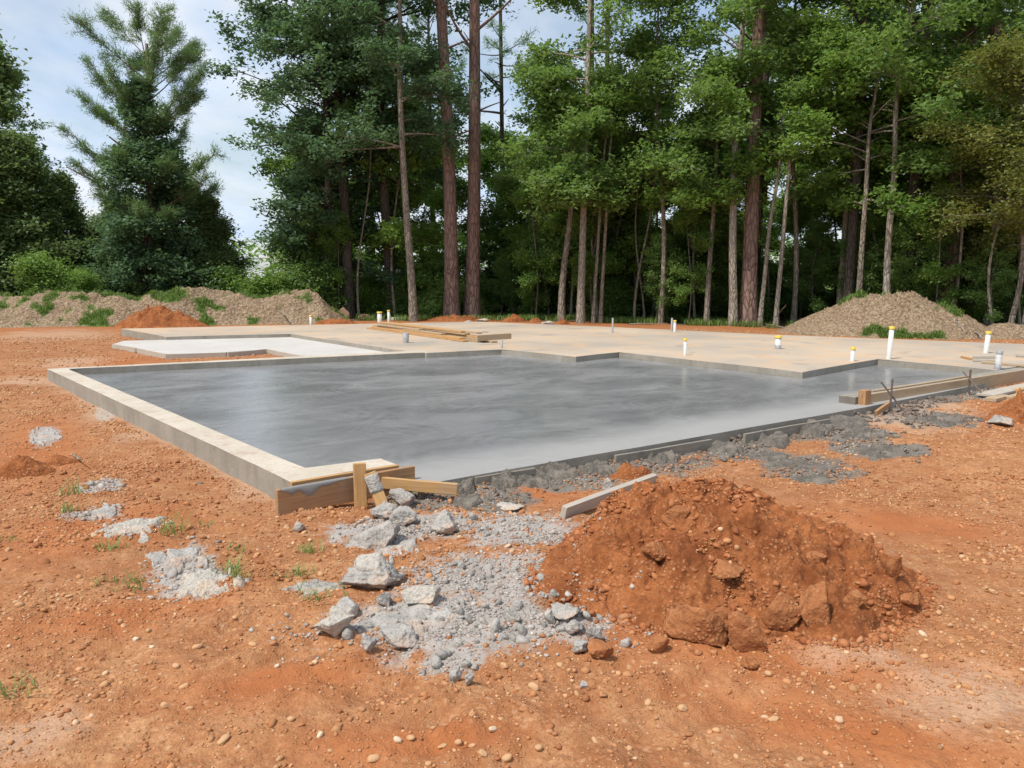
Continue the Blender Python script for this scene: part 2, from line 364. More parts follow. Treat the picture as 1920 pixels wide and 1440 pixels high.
M['kerb_top'] = mat_conc('dusty_kerb_top', (0.45, 0.39, 0.31), (0.55, 0.49, 0.405), (0.38, 0.265, 0.175), 1.6, 0.7)
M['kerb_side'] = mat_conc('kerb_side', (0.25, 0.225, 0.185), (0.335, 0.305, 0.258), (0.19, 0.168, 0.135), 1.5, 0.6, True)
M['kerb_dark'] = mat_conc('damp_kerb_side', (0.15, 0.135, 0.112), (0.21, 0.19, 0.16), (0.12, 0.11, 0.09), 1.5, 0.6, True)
def mat_house():
    t = NT('dusty_slab'); n = t.noise(0.35, 6, 0.6); m = t.noise(1.4, 6, 0.65); f = t.noise(25, 4, 0.7)
    c = t.mix(t.ramp(n, (0.34, 0.0), (0.66, 1.0)), (0.345, 0.302, 0.25), (0.50, 0.40, 0.30)); c = t.mix(t.ramp(m, (0.50, 0.0), (0.70, 0.7)), c, (0.54, 0.335, 0.185))
    s2 = t.noise(0.9, 5, 0.6, t.scale(1, 1, 1), 0.6); c = t.mix(t.ramp(s2, (0.32, 0.75), (0.42, 0.0)), c, (0.27, 0.245, 0.21))
    e = t.attr('dust'); c = t.mix(t.math('MULTIPLY', e, 0.6), c, (0.58, 0.34, 0.17))
    return t.done(c, 0.9, t.bump(t.math('MULTIPLY', f, 0.005), 0.5, 1.0), 0.25)
M['house'] = mat_house()
M['porch'] = mat_conc('fresh_pale_concrete', (0.46, 0.44, 0.41), (0.53, 0.51, 0.48), (0.45, 0.36, 0.27), 0.6, 0.5)
def mat_wood(name, a, b, dirt, damt=0.4, dirtsc=3.0):
    t = NT(name); g = t.noise(9, 5, 0.6, t.scale(0.25, 5, 5), 1.2); g2 = t.noise(55, 3, 0.6, t.scale(0.08, 4, 4)); d = t.noise(dirtsc, 5, 0.65)
    r = t.node('ShaderNodeObjectInfo').outputs['Random']
    c = t.mix(t.ramp(g, (0.35, 0.0), (0.65, 1.0)), a, b); c = t.mix(t.ramp(g2, (0.4, 0.35), (0.6, 0.0)), c, tuple(x * 0.6 for x in a))
    c = t.mix(t.math('MULTIPLY', r, 0.35), c, tuple(min(1, x * 0.72) for x in b))
    c = t.mix(t.ramp(d, (0.52, 0.0), (0.72, damt)), c, dirt)
    kn = t.vor(2.6, vec=t.scale(0.9, 3, 3)); c = t.mix(t.ramp(kn, (0.04, 0.8), (0.09, 0.0)), c, tuple(x * 0.35 for x in a))
    return t.done(c, 0.75, t.bump(t.math('ADD', g2, g), 0.25, 0.004), 0.25)
M['wood'] = mat_wood('sawn_pine', (0.44, 0.235, 0.09), (0.60, 0.37, 0.165), (0.32, 0.29, 0.25), 0.45)
M['wood_old'] = mat_wood('weathered_pine', (0.38, 0.26, 0.155), (0.50, 0.375, 0.235), (0.34, 0.31, 0.27), 0.75)
M['wood_brown'] = mat_wood('brown_form_board', (0.33, 0.175, 0.085), (0.47, 0.275, 0.135), (0.30, 0.27, 0.235), 0.45)
M['wood_grey'] = mat_wood('cement_stained_timber', (0.40, 0.35, 0.285), (0.52, 0.46, 0.385), (0.36, 0.345, 0.32), 0.8)
M['wood_mud'] = mat_wood('mud_coated_board', (0.22, 0.195, 0.16), (0.32, 0.285, 0.235), (0.15, 0.14, 0.125), 0.9, 5.0)
M['cement'] = NT('cement_smear').done((0.22, 0.215, 0.205), 0.6)
def mat_plain(name, c, r=0.5, var=0.25, spec=0.4, metal=0.0):
    t = NT(name); n = t.noise(18, 5, 0.7); t.b.inputs['Metallic'].default_value = metal
    return t.done(t.mix(t.ramp(n, (0.45, 0.0), (0.75, var * 1.8)), c, tuple(x * 0.55 for x in c)), r, None, spec)
M['pvc'] = mat_plain('white_pvc', (0.62, 0.61, 0.58), 0.4)
M['pvc_dirty'] = mat_plain('cement_splashed_pvc', (0.50, 0.49, 0.47), 0.6, 0.5)
M['cap'] = mat_plain('yellow_tape', (0.62, 0.44, 0.05), 0.5, 0.1)
M['steel'] = mat_plain('rusty_steel', (0.17, 0.13, 0.105), 0.6, 0.4, 0.4, 0.4)
M['galv'] = mat_plain('grey_pipe', (0.30, 0.30, 0.30), 0.5, 0.4)
def mat_bark(name, a, b, sc=1.0, blot=None):
    t = NT(name); v = t.vor(7 * sc, 'DISTANCE_TO_EDGE', t.scale(1, 1, 0.28)); n = t.noise(9, 5, 0.7, t.scale(1, 1, 0.3)); big = t.noise(0.7, 4, 0.6)
    c = t.mix(t.ramp(n, (0.3, 0.0), (0.7, 1.0)), a, b); c = t.mix(t.ramp(v, (0.0, 0.85), (0.12, 0.0)), c, tuple(x * 0.35 for x in a))
    c = t.mix(t.ramp(big, (0.4, 0.0), (0.65, 0.5)), c, tuple(x * 0.62 for x in b))
    if blot: c = t.mix(t.ramp(t.noise(6, 4, 0.7), (0.56, 0.0), (0.66, 0.8)), c, blot)
    return t.done(c, 0.95, t.bump(t.math('ADD', t.ramp(v, (0.0, 0.0), (0.2, 1.0)), n), 0.8, 0.03), 0.1)
M['pinebark'] = mat_bark('pine_bark', (0.20, 0.125, 0.10), (0.34, 0.235, 0.195), 1.0)
M['gumbark'] = mat_bark('grey_bark', (0.19, 0.16, 0.125), (0.33, 0.285, 0.23), 1.6, (0.42, 0.38, 0.32))
M['palebark'] = mat_bark('pale_bark', (0.30, 0.26, 0.21), (0.44, 0.39, 0.32), 1.6)
M['darkbark'] = mat_bark('dark_bark', (0.075, 0.06, 0.05), (0.13, 0.105, 0.085), 1.4)
def mat_leaf(name, a, b, y, tr=0.35):
    t = NT(name); tone = t.attr('tone'); r = t.node('ShaderNodeObjectInfo').outputs['Random']
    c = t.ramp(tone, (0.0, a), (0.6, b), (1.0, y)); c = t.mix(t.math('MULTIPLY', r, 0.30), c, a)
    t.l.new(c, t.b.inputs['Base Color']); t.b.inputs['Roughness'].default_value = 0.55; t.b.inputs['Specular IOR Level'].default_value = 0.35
    tl = t.node('ShaderNodeBsdfTranslucent'); t.l.new(t.mix(0.5, c, (y[0] * 1.1, y[1] * 1.15, y[2] * 0.6)), tl.inputs['Color'])
    ms = t.node('ShaderNodeMixShader'); ms.inputs[0].default_value = tr
    t.l.new(t.b.outputs[0], ms.inputs[1]); t.l.new(tl.outputs[0], ms.inputs[2])
    t.l.new(ms.outputs[0], t.n['Material Output'].inputs['Surface']); return t.m
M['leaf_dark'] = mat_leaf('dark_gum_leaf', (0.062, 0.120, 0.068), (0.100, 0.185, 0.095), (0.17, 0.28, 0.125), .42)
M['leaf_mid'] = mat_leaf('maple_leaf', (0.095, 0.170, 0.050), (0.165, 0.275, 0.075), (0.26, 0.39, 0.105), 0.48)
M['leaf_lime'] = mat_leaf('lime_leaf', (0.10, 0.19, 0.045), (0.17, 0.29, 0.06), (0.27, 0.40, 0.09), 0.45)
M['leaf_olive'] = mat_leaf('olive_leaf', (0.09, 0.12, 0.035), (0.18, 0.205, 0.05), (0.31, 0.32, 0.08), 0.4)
M['needle'] = mat_leaf('pine_needle', (0.10, 0.18, 0.075), (0.155, 0.265, 0.10), (0.23, 0.35, 0.13), 0.45)
M['cedar'] = mat_leaf('cedar_leaf', (0.090, 0.140, 0.055), (0.150, 0.225, 0.080), (0.22, 0.30, 0.11), 0.4)
M['grass'] = mat_leaf('grass_blade', (0.10, 0.18, 0.04), (0.17, 0.28, 0.06), (0.30, 0.38, 0.13), 0.4)
M['weed'] = mat_leaf('weed_blade', (0.13, 0.20, 0.05), (0.21, 0.29, 0.08), (0.38, 0.42, 0.18), 0.4)

# ------------------------------------------------------------------ plan of the site
HS = [at(*p, KT) for p in [(227, 616), (311, 631), (544, 626), (740, 655), (800, 661), (940, 655), (1080, 668), (1160, 660), (1505, 697), (1645, 673), (1870, 693)]]
ray = np.array(at(1920, 693, KT)) - np.array(at(1612, 742, KT)); ray /= np.linalg.norm(ray)
FR0 = np.array(at(1612, 742, KT)); nrm = np.array((-ray[1], ray[0]))     # line of the right form board, and its inward normal
fr_end = FR0 + ray * 9.0
HS += [tuple(FR0 + ray * 4.95 + nrm * 0.26), tuple(fr_end + nrm * 0.26), tuple(np.array(at(1920, 646, KT)) + np.array((4.0, -1.4))), at(1920, 645, KT), at(1443, 627, KT), at(1100, 611, KT), at(900, 603, KT), at(573, 609, KT)]
WS = [at(786, 909, ST), at(1280, 824, ST), at(1625, 763, ST), tuple(FR0 + ray * 5.5 + nrm * 0.05), at(1870, 690, KT), tuple(np.array(at(1645, 673, KT)) + UD * .1 + VD * .1),
      tuple(np.array(at(1505, 697, KT)) + UD * .2), tuple(np.array(at(1160, 660, KT)) + UD * .1), tuple(np.array(at(1080, 668, KT)) + UD * .1), tuple(np.array(at(940, 655, KT)) + UD * .1),
      tuple(np.array(at(800, 660, KT)) + UD * 0.05), tuple(np.array(at(107, 691.5, KT))), tuple(UV(0.14, 0.14)), tuple(UV(0.14, 0.80)), tuple(UV(-0.16, 0.92))]
PS = [at(212, 645, PO), at(311, 664, PO), at(425, 660, PO), at(498, 655, PO), at(565, 667, PO), tuple(np.array(at(770, 659, KT))), tuple(np.array(at(740, 655, KT)) + VD * .1), tuple(np.array(at(544, 626, KT)) + UD * 0.1 + VD * .1), tuple(np.array(at(311, 631, KT)) + UD * .1 + VD * 0.1), at(232, 639, PO)]
def inpoly(x, y, poly):
    ins = np.zeros(x.shape, bool); n = len(poly); j = n - 1
    for i in range(n):
        xi, yi = poly[i]; xj, yj = poly[j]
        c = ((yi > y) != (yj > y)) & (x < (xj - xi) * (y - yi) / (yj - yi + 1e-12) + xi); ins ^= c; j = i
    return ins
def dseg(x, y, a, b):
    a = np.array(a); b = np.array(b); d = b - a; t = np.clip(((x - a[0]) * d[0] + (y - a[1]) * d[1]) / (d @ d), 0, 1)
    return np.hypot(x - a[0] - t * d[0], y - a[1] - t * d[1])
def ell(x0, x1, y0, y1):
    xc = (x0 + x1) / 2; a = np.array(at(xc, y0)); b = np.array(at(xc, y1)); c = (a + b) / 2
    yy = (y0 + y1) / 2; q = np.array(at(xc, yy)); w = (x1 - x0) / 2 * q[1] / F
    return c, w, max(np.linalg.norm(a - b) / 2, 0.05)
def blob(x, y, e, nz=0.0):
    c, a, b = e; u = c / np.linalg.norm(c); r = (x - c[0]) * u[1] - (y - c[1]) * u[0]; d = (x - c[0]) * u[0] + (y - c[1]) * u[1]
    return np.clip(1.35 - np.sqrt((r / a)**2 + (d / b)**2) * 0.85 + nz, 0, 1)
GREYS = [ell(600, 1130, 1120, 1230), ell(640, 900, 960, 1010), ell(760, 1150, 1040, 1140), ell(850, 1180, 1130, 1215), ell(880, 1100, 965, 1030),
         ell(285, 420, 1020, 1110), ell(200, 300, 975, 1008), ell(120, 215, 955, 975), ell(540, 620, 1090, 1110), ell(790, 910, 1215, 1265), ell(180, 215, 760, 790), ell(60, 110, 800, 835), ell(150, 230, 905, 925)]
WETS = [ell(850, 1010, 905, 960), ell(950, 1200, 880, 915), ell(1100, 1330, 850, 890), ell(1300, 1480, 825, 862), ell(1420, 1590, 850, 905), ell(1400, 1600, 790, 822), ell(1560, 1730, 830, 860), ell(1640, 1830, 770, 800), ell(1580, 1680, 800, 830)]
PALES = [ell(0, 210, 618, 640), ell(150, 260, 740, 800), ell(100, 190, 712, 738), ell(210, 330, 785, 835), ell(420, 540, 890, 950), ell(0, 110, 705, 725), ell(1500, 1740, 1200, 1260), ell(1660, 1990, 1250, 1390), ell(-40, 160, 1330, 1430), ell(1580, 1800, 770, 810), ell(1700, 1850, 755, 785), ell(60, 210, 668, 690)]
REDS = [ell(0, 150, 790, 900), ell(0, 330, 965, 1030), ell(940, 1100, 900, 940), ell(120, 330, 668, 700), ell(1000, 1800, 1180, 1270), ell(1830, 1920, 750, 800), ell(0, 260, 600, 622), ell(300, 700, 1250, 1330), ell(1250, 1900, 1330, 1420), ell(20, 420, 1130, 1190), ell(1500, 1900, 960, 1010), ell(600, 1000, 1370, 1430)]
EDGE = [(-60, 38), (-17, 30), (-9, 32.5), (-4, 33.2), (2, 32.5), (7, 29.5), (12, 25.5), (18, 21.5), (40, 10)]
def edge_y(x): return np.interp(x, [e[0] for e in EDGE], [e[1] for e in EDGE])
SLABS = [HS, WS, PS]
def tread(x, y):
    """two wheel tracks running from upper left to lower right with slanting tread prints; returns mask and ridge height -1..1"""
    d = np.array((.62, -.78)); n = np.array((.78, .62)); q = x * n[0] + y * n[1] + .12 * fbm2(x * .6, y * .6, 2, 201); al = x * d[0] + y * d[1]
    m = np.maximum(sst(.36, .22, np.abs(q - 1.35)), sst(.36, .22, np.abs(q - 2.25))) * sst(6.2, 5.2, y) * sst(1.2, .3, x)
    w = np.sin(al * 2 * PI / .23 + 1.1 * np.sin(q * 7) + 1.2 * fbm2(x * 2.5, y * 2.5, 2, 203)); w = w * np.clip(.75 + .8 * fbm2(x * 1.3, y * 1.3, 2, 205), .2, 1)
    return m, w
def hz(x, y, det=True):
    x = np.asarray(x, float); y = np.asarray(y, float); r = np.hypot(x, y)
    z = 0.035 * fbm2(x * .22, y * .22, 3, 3) * np.clip(r / 8, 0.3, 1) + 0.022 * fbm2(x * .9, y * .9, 3, 7)
    z = z * np.clip(1.3 - r / 60, 0.2, 1)
    k = np.exp(-r / 9.0)
    z = z + k * (0.042 * fbm2(x * 3.1, y * 3.1, 3, 11) + 0.020 * np.abs(fbm2(x * 7, y * 7, 2, 15, .5)))
    # tyre tread ridges: lower left, and lower right
    m1, rdg = tread(x, y); z = z + m1 * 0.024 * rdg
    m2 = sst(1.1, .5, np.abs(x - 4.3)) * sst(5.0, 6.0, y) * sst(11, 9, y)
    z = z + m2 * 0.022 * np.sin(y * 2 * PI / 0.30 + 2 * fbm2(x * 1.5, y * 1.5, 2, 6))
    # hollow in front of the wet slab
    dn = dseg(x, y, WS[0], WS[2]); z = z - 0.045 * np.exp(-(dn / 0.55)**2) * sst(0.2, 0.6, dn + .35)
    d3 = np.minimum(dseg(x, y, UV(0, 0), UV(9.4, 0)), 9); z = np.where(d3 < .5, z * (0.35 + 1.3 * d3), z)
    wet = wetmask(x, y); z = z + np.clip(wet, 0, 1) * (0.03 * np.abs(fbm2(x * 5, y * 5, 3, 23)) + 0.018 * np.abs(fbm2(x * 14, y * 14, 2, 27)))
    for P in SLABS: z = np.where(inpoly(x, y, P), np.minimum(z, -0.06), z)
    return z
def wetmask(x, y):
    n = fbm2(x * 2.2, y * 2.2, 3, 31) * .35; w = np.zeros_like(x)
    for e in WETS: w = np.maximum(w, blob(x, y, e, n))
    dn = np.minimum(dseg(x, y, WS[0], WS[2]), dseg(x, y, WS[2], FR0 + ray * 3.5 - nrm * .2))
    return np.maximum(w, np.clip(1.1 - dn / 0.42 + n, 0, 1))

def build_ground():
    rr = np.concatenate([np.geomspace(0.9, 2.2, 30)[:-1], np.geomspace(2.2, 40, 430)[:-1], np.geomspace(40, 3000, 60)])
    th = np.concatenate([np.radians(np.linspace(-41, 41, 335)), np.radians(np.linspace(43, 317, 62)[1:-1])])
    Rg, T = np.meshgrid(rr, th, indexing='ij'); X = Rg * np.sin(T); Y = Rg * np.cos(T); n, m = X.shape
    x = X.ravel(); y = Y.ravel(); z = hz(x, y)
    nz = fbm2(x * 1.3, y * 1.3, 4, 41) * 0.4
    grey = np.zeros_like(x); pale = np.zeros_like(x); red = np.zeros_like(x)
    for e in GREYS: grey = np.maximum(grey, blob(x, y, e, nz))
    for e in PALES: pale = np.maximum(pale, blob(x, y, e, nz))
    for e in REDS: red = np.maximum(red, blob(x, y, e, nz))
    dk = dseg(x, y, UV(-.1, 0), UV(9.4, 0)); pale = np.maximum(pale, np.clip(0.9 - dk / .28 + nz, 0, 1))
    wood = sst(-1.0, 0.6, y - edge_y(x) + nz); field = sst(0, 4, y - edge_y(x) - 22)
    red = np.maximum(red, sst(-4.0, -1.5, y - edge_y(x)) * 0.7)
    f = []
    idx = np.arange(n * m).reshape(n, m); a = idx[:-1]; b = idx[1:]
    f = np.stack([a, np.roll(a, -1, 1), np.roll(b, -1, 1), b], -1).reshape(-1, 4)[:, ::-1]
    V = np.stack([x, y, z], 1); V = np.concatenate([V, [[0, 0, -0.02]]]); 
    fan = np.stack([idx[0], np.roll(idx[0], -1), np.full(m, n * m), np.full(m, n * m)], 1)
    app = lambda q: np.concatenate([q, [0.0]])
    me = mesh_np('ground', V, f, [M['ground']], True, dict(grey=app(grey), pale=app(pale), red=app(red), wet=app(wetmask(x, y)), wood=app(wood), field=app(field)))
    bm = bmesh.new(); bm.from_mesh(me); bm.verts.ensure_lookup_table()
    for i in range(m): bm.faces.new((bm.verts[int(idx[0][(i + 1) % m])], bm.verts[int(idx[0][i])], bm.verts[n * m]))
    bmesh.ops.recalc_face_normals(bm, faces=bm.faces)
    if sum(fc.normal.z for fc in list(bm.faces)[:200]) < 0: bmesh.ops.reverse_faces(bm, faces=bm.faces)
    for fc in bm.faces: fc.smooth = True
    bm.to_mesh(me); bm.free()
    o = link('ground', me); o['kind'] = 'structure'; return o
build_ground()

# ------------------------------------------------------------------ concrete
ws = prism('garage_slab', WS, -0.12, ST, [M['wet'], M['kerb_side']], 0.006, 0.5, 4, 0.006)
tag(ws, 'freshly poured wet grey concrete garage slab with trowel swirls', 'concrete slab')
kb = [tuple(UV(0, 0)), tuple(np.array(at(88, 691.5, KT))), tuple(np.array(at(800, 656.3, KT))), tuple(np.array(at(800, 660.5, KT))), tuple(np.array(at(127, 691.6, KT))), at(572, 878, KT), at(714, 859, KT), at(742.5, 869.5, KT)]
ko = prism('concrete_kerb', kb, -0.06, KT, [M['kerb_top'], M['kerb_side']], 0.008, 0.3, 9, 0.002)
tag(ko, 'raised concrete kerb with pale dusty top around the left side of the wet slab', 'kerb')
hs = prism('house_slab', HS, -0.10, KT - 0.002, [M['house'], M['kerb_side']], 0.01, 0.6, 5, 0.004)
tag(hs, 'large dusty tan house foundation slab stepping along the far side of the wet slab', 'concrete slab')
ps = prism('porch_slab', PS, -0.10, PO, [M['porch'], M['kerb_side']], 0.006, 0.6, 6, 0.002)
tag(ps, 'almost white porch slab let into the house foundation at left', 'concrete slab')
rk = [tuple(FR0 + ray * -0.06 + nrm * 0.02), tuple(FR0 + ray * 9 + nrm * 0.02), tuple(FR0 + ray * 9 + nrm * 0.24), tuple(FR0 + ray * -0.06 + nrm * 0.24)]
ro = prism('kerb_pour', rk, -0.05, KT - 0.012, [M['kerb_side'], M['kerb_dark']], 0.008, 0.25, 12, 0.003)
tag(ro, 'dark freshly cast kerb with a square end held by the long form board', 'kerb')

# ------------------------------------------------------------------ timber forms at the near corner
def uz(u, v, z): q = UV(u, v); return Vector((q[0], q[1], z))
fb = board('form_board', uz(-.145, -.17, .092), uz(-.135, .945, .092), .038, .186, M['wood_brown'], 'brown form board with cement drip running across the near corner of the kerb', 'board', seed=1)
board('form_strip', uz(-.022, -.01, .163), uz(-.022, .872, .160), .036, .05, M['wood'], 'thin orange timber strip between kerb edge and the dripped form board', 'board', seed=2)
def drip():
    bm = bmesh.new(); n = 26; L = 0.50; top = []; low = []
    for i in range(n + 1):
        t = i / n; x = 0.03 + L * t
        d = 0.018 + 0.030 * math.exp(-((t - .15) / .06)**2) + 0.062 * math.exp(-((t - .42) / .13)**2) + 0.02 * math.exp(-((t - .72) / .1)**2); d *= (1 - t**4) + .08
        top.append((x, d))
    rows = []
    for x, d in top:
        prof = [(0.018, 0.0945), (0.0, 0.0985), (-0.0185, 0.097), (-0.0245, 0.090), (-0.0255, 0.093 - d * .6), (-0.024, 0.093 - d * .92), (-0.0188, 0.093 - d)]
        rows.append([bm.verts.new((x, y, z)) for y, z in prof])
    for i in range(n):
        for k in range(6): bm.faces.new((rows[i][k], rows[i][k + 1], rows[i + 1][k + 1], rows[i + 1][k]))
    bmesh.ops.recalc_face_normals(bm, faces=bm.faces)
    o = link('cement_drip', bm_mesh('cement_drip', bm, [M['cement']], True), fb); o['label'] = 'grey cement drip hanging over the board edge'
drip()
s0 = at3(676, 947, 0); board('wooden_stake', s0 + Vector((0, 0, -.05)), s0 + Vector((-.004, .02, .305)), .04, .088, M['wood'], 'upright yellow timber stake nailed to the near form board', 'stake', seed=3, up=(1, .35, 0))
b0 = at3(720, 955, 0); b1 = at3(696, 905, 0.0); b1 = at3(694, 893, .22)
br = board('wooden_brace', b0 + Vector((0, 0, .0)), b1 + Vector((0, -.02, .03)), .04, .085, M['wood'], 'leaning timber brace smeared with cement beside the upright stake', 'brace', seed=4, up=(1, .35, .0))
def smear(par, x0, x1, w, h, sd):
    rs = np.random.RandomState(sd); bm = bmesh.new(); n = 9; R_ = []
    for i in range(n + 1):
        t_ = i / n; k_ = .75 if i in (0, n) else 1
        R_.append([bm.verts.new((x0 + (x1 - x0) * t_ + rs.normal() * .004, sy * (w / 2 + .003 * k_ + rs.rand() * .003), sz * (h / 2 + .003 * k_ + rs.rand() * .003))) for sy, sz in ((-1, -1), (1, -1), (1, 1), (-1, 1))])
    for i in range(n):
        for k in range(4): bm.faces.new((R_[i][k], R_[i + 1][k], R_[i + 1][(k + 1) % 4], R_[i][(k + 1) % 4]))
    bm.faces.new(R_[0]); bm.faces.new(R_[-1][::-1]); bmesh.ops.recalc_face_normals(bm, faces=bm.faces)
    o = link('cement_smear', bm_mesh('cement_smear', bm, [M['rubble']], True), par); o['label'] = 'grey cement caked on the timber'
smear(br, .13, .26, .04, .085, 3)
board('loose_timber', at3(716, 905, .10) + Vector((0, 0, 0)), at3(858, 917, .065), .04, .085, M['wood'], 'orange timber offcut lying from the brace to the slab edge', 'board', seed=5)
# outer face of the wet slab: cement-coated form boards still in place
for i, (xa, ya, xb, yb) in enumerate([(888, 905, 1000, 887), (1150, 863, 1330, 832), (1392, 822, 1552, 793)]):
    a = at3(xa, ya, .015); b = at3(xb, yb, .01)
    board('form_board', a - Vector((*nrm, 0)) * .02, b - Vector((*nrm, 0)) * .02, .03, .10, M['wood_mud'],
          ['cement coated form board along the slab edge nearest the clay mound', 'cement coated form board in the middle of the slab front edge', 'cement coated form board along the slab edge near the right kerb end'][i], 'board', 'form boards along the wet slab front', seed=20 + i)

# ------------------------------------------------------------------ right side forms
def fz(s, off, z): q = FR0 + ray * s + nrm * off; return Vector((q[0], q[1], z))
board('form_board', fz(0.22, -.001, .092), fz(9.0, -.001, .092), .038, .20, M['wood_old'], 'long pale form board holding the right hand kerb', 'board', seed=7)
board('wooden_block', fz(.06, -.03, -.02), fz(.06, -.03, .26), .10, .13, M['wood_brown'], 'reddish timber post at the end of the long form board', 'post', seed=8, up=(*ray, 0))
board('form_strip', fz(.5, .13, .19), fz(3.3, .13, .19), .04, .02, M['wood_old'], 'weathered strip lying along the top of the right kerb', 'board', seed=9)
def rod(name, a, b, r, label, group):
    a = Vector(a); b = Vector(b); P = np.array([[a, a.lerp(b, .5), b]]); v, f = tubes(P - np.array(a), np.full((1, 3), r), 8)
    bm = bmesh.new(); vs = [bm.verts.new(q) for q in v]
    for q in f: bm.faces.new([vs[k] for k in q])
    bm.faces.new(vs[:8]); bm.faces.new(vs[-8:][::-1]); bmesh.ops.recalc_face_normals(bm, faces=bm.faces)
    o = link(name, bm_mesh(name, bm, [M['steel']])); o.location = a; return tag(o, label, 'stake', group)
G_ = 'steel stakes bracing the right form board'
rod('steel_stake', at3(1668, 771, 0) + Vector((0, 0, -.1)), at3(1669, 771, 0) + Vector((0.01, .01, .40)), .013, 'upright rusty steel stake near the post end of the long form board', G_)
rod('steel_stake', at3(1697, 771, 0) + Vector((0, 0, -.02)), at3(1651, 737, .21) + Vector((0, 0, .14)), .011, 'slanting steel stake crossing in front of the upright stake near the post end', G_)
rod('steel_stake', at3(1816, 742, 0) + Vector((0, 0, -.1)), at3(1817, 742, 0) + Vector((0, .01, .37)), .015, 'upright rusty steel stake halfway along the long form board', G_)
rod('steel_stake', at3(1852, 748, 0) + Vector((0, 0, -.02)), at3(1805, 713, .21) + Vector((0, 0, .12)), .011, 'slanting steel stake crossing the long form board at halfway', G_)
board('wooden_brace', at3(1642, 775, 0.01), at3(1668, 757, .09), .035, .06, M['wood_brown'], 'short brown kicker block below the long form board', 'brace', seed=10)
fp = [at(1852, 745, .03), at(1925, 724, .03), at(1990, 728, .03), at(1990, 712, .03), at(1925, 716, .03), at(1842, 736, .03)]
board('flat_plank', at3(1848, 741, .05), at3(2010, 706, .05), .24, .035, M['wood_grey'], 'cement grey plank lying flat in front of the long form board', 'board', seed=11)
board('timber_offcut', at3(1857, 750, .03), at3(1886, 743, .03), .14, .05, M['wood_old'], 'short squared offcut left of its twin at the right edge', 'board', seed=12)
board('timber_offcut', at3(1892, 747, .03), at3(1930, 738, .03), .14, .05, M['wood_old'], 'squared offcut cut off by the right edge of the picture', 'board', seed=13)
board('timber_offcut', at3(1905, 734, .05), at3(1960, 724, .05), .10, .06, M['wood'], 'brown offcut behind the squared offcuts at the right edge', 'board', seed=14)
# lumber lying on the house slab at right
board('timber_offcut', at3(1804, 669, KT + .02), at3(1822, 673, KT + .02), .06, .04, M['wood'], 'small curved yellow offcut on the slab left of the grey pipe', 'board', seed=15)
board('stacked_timber', at3(1826, 671, KT + .06), at3(1866, 671, KT + .06), .09, .07, M['wood_grey'], 'upper grey block left of the splashed pipe', 'board', seed=16)
board('stacked_timber', at3(1826, 676, KT + .02), at3(1868, 676, KT + .02), .10, .035, M['wood_grey'], 'lower grey block left of the splashed pipe', 'board', seed=17)
board('flat_plank', at3(1842, 679, KT + .02), at3(1925, 686, KT + .02), .09, .036, M['wood_old'], 'plank lying behind the splashed pipe at the right kerb', 'board', seed=18)
board('flat_plank', at3(1905, 666, KT + .03), at3(1960, 668, KT + .03), .10, .05, M['wood_grey'], 'grey plank end at the right edge behind the tilted pipe', 'board', seed=19)
# porch forms
def pform(xa, ya, xb, yb, lab, sd, zt=PO):
    a = at3(xa, ya, zt); b = at3(xb, yb, zt); a.z = b.z = zt - .055
    board('form_board', a, b, .035, .13, M['wood_grey'], lab, 'board', 'porch form boards', seed=sd)
pform(211, 645.5, 256, 653, 'porch form board, leftmost of the two below the white slab', 30)
pform(258, 653.6, 312, 664.5, 'porch form board, second below the white slab, ending at the clay', 31)
pform(311, 665, 424, 661.5, 'low porch form board half covered by clay', 32)
pform(427, 662, 497, 655.5, 'back board of the open pocket in the porch slab', 33)
pform(500, 655, 566, 668, 'right board of the open pocket in the porch slab', 34)

# ------------------------------------------------------------------ lumber stack on the house slab
sa = np.array(at(697, 617, KT)); sb_ = np.array(at(876, 641, KT)); sd_ = (sb_ - sa) / np.linalg.norm(sb_ - sa); sn = np.array((-sd_[1], sd_[0])); SL = np.linalg.norm(sb_ - sa)
LS = [(0, 0, -.25, 1.0), (0, 1.1, 0.0, 1.05), (0, 2.2, .2, 1.1), (1, .1, .1, .96), (1, 1.2, .25, 1.08), (2, .5, .05, .78), (2, 1.7, .0, 1.02), (3, .25, .45, .55), (3, 1.5, .2, .93), (4, 1.3, .1, .90), (4, 2.3, .3, 1.0)]
LL = ['lowest front plank', 'lowest middle plank', 'lowest rear plank', 'second layer front plank', 'second layer rear plank', 'third layer short front plank', 'third layer rear plank', 'short pale front plank of the fourth layer', 'fourth layer long plank', 'topmost front plank', 'topmost rear plank']
for i, (lv, ac, st_, en) in enumerate(LS):
    z = KT + .022 + lv * .0435; w = .15; pa = sa + sd_ * st_ + sn * (ac * .165); pb = sa + sd_ * (SL * en) + sn * (ac * .165 + .02 * ((i * 7) % 5 - 2))
    board('lumber_plank', (*pa, z), (*pb, z), w, .040, M['wood_old'] if i % 3 else M['wood'], LL[i] + ' of the lumber stack on the slab', 'plank', 'planks stacked on the house slab', seed=40 + i)
board('lumber_plank', at3(894, 634.0, KT + .16), at3(958, 630, KT + .16), .04, .13, M['wood_old'], 'plank set on edge across the right end of the lumber stack', 'plank', 'planks stacked on the house slab', seed=50)
board('timber_offcut', at3(905, 622, KT + .02), at3(915, 622, KT + .02), .05, .04, M['wood_grey'], 'tiny block on the slab right of the lumber stack', 'board', seed=51)

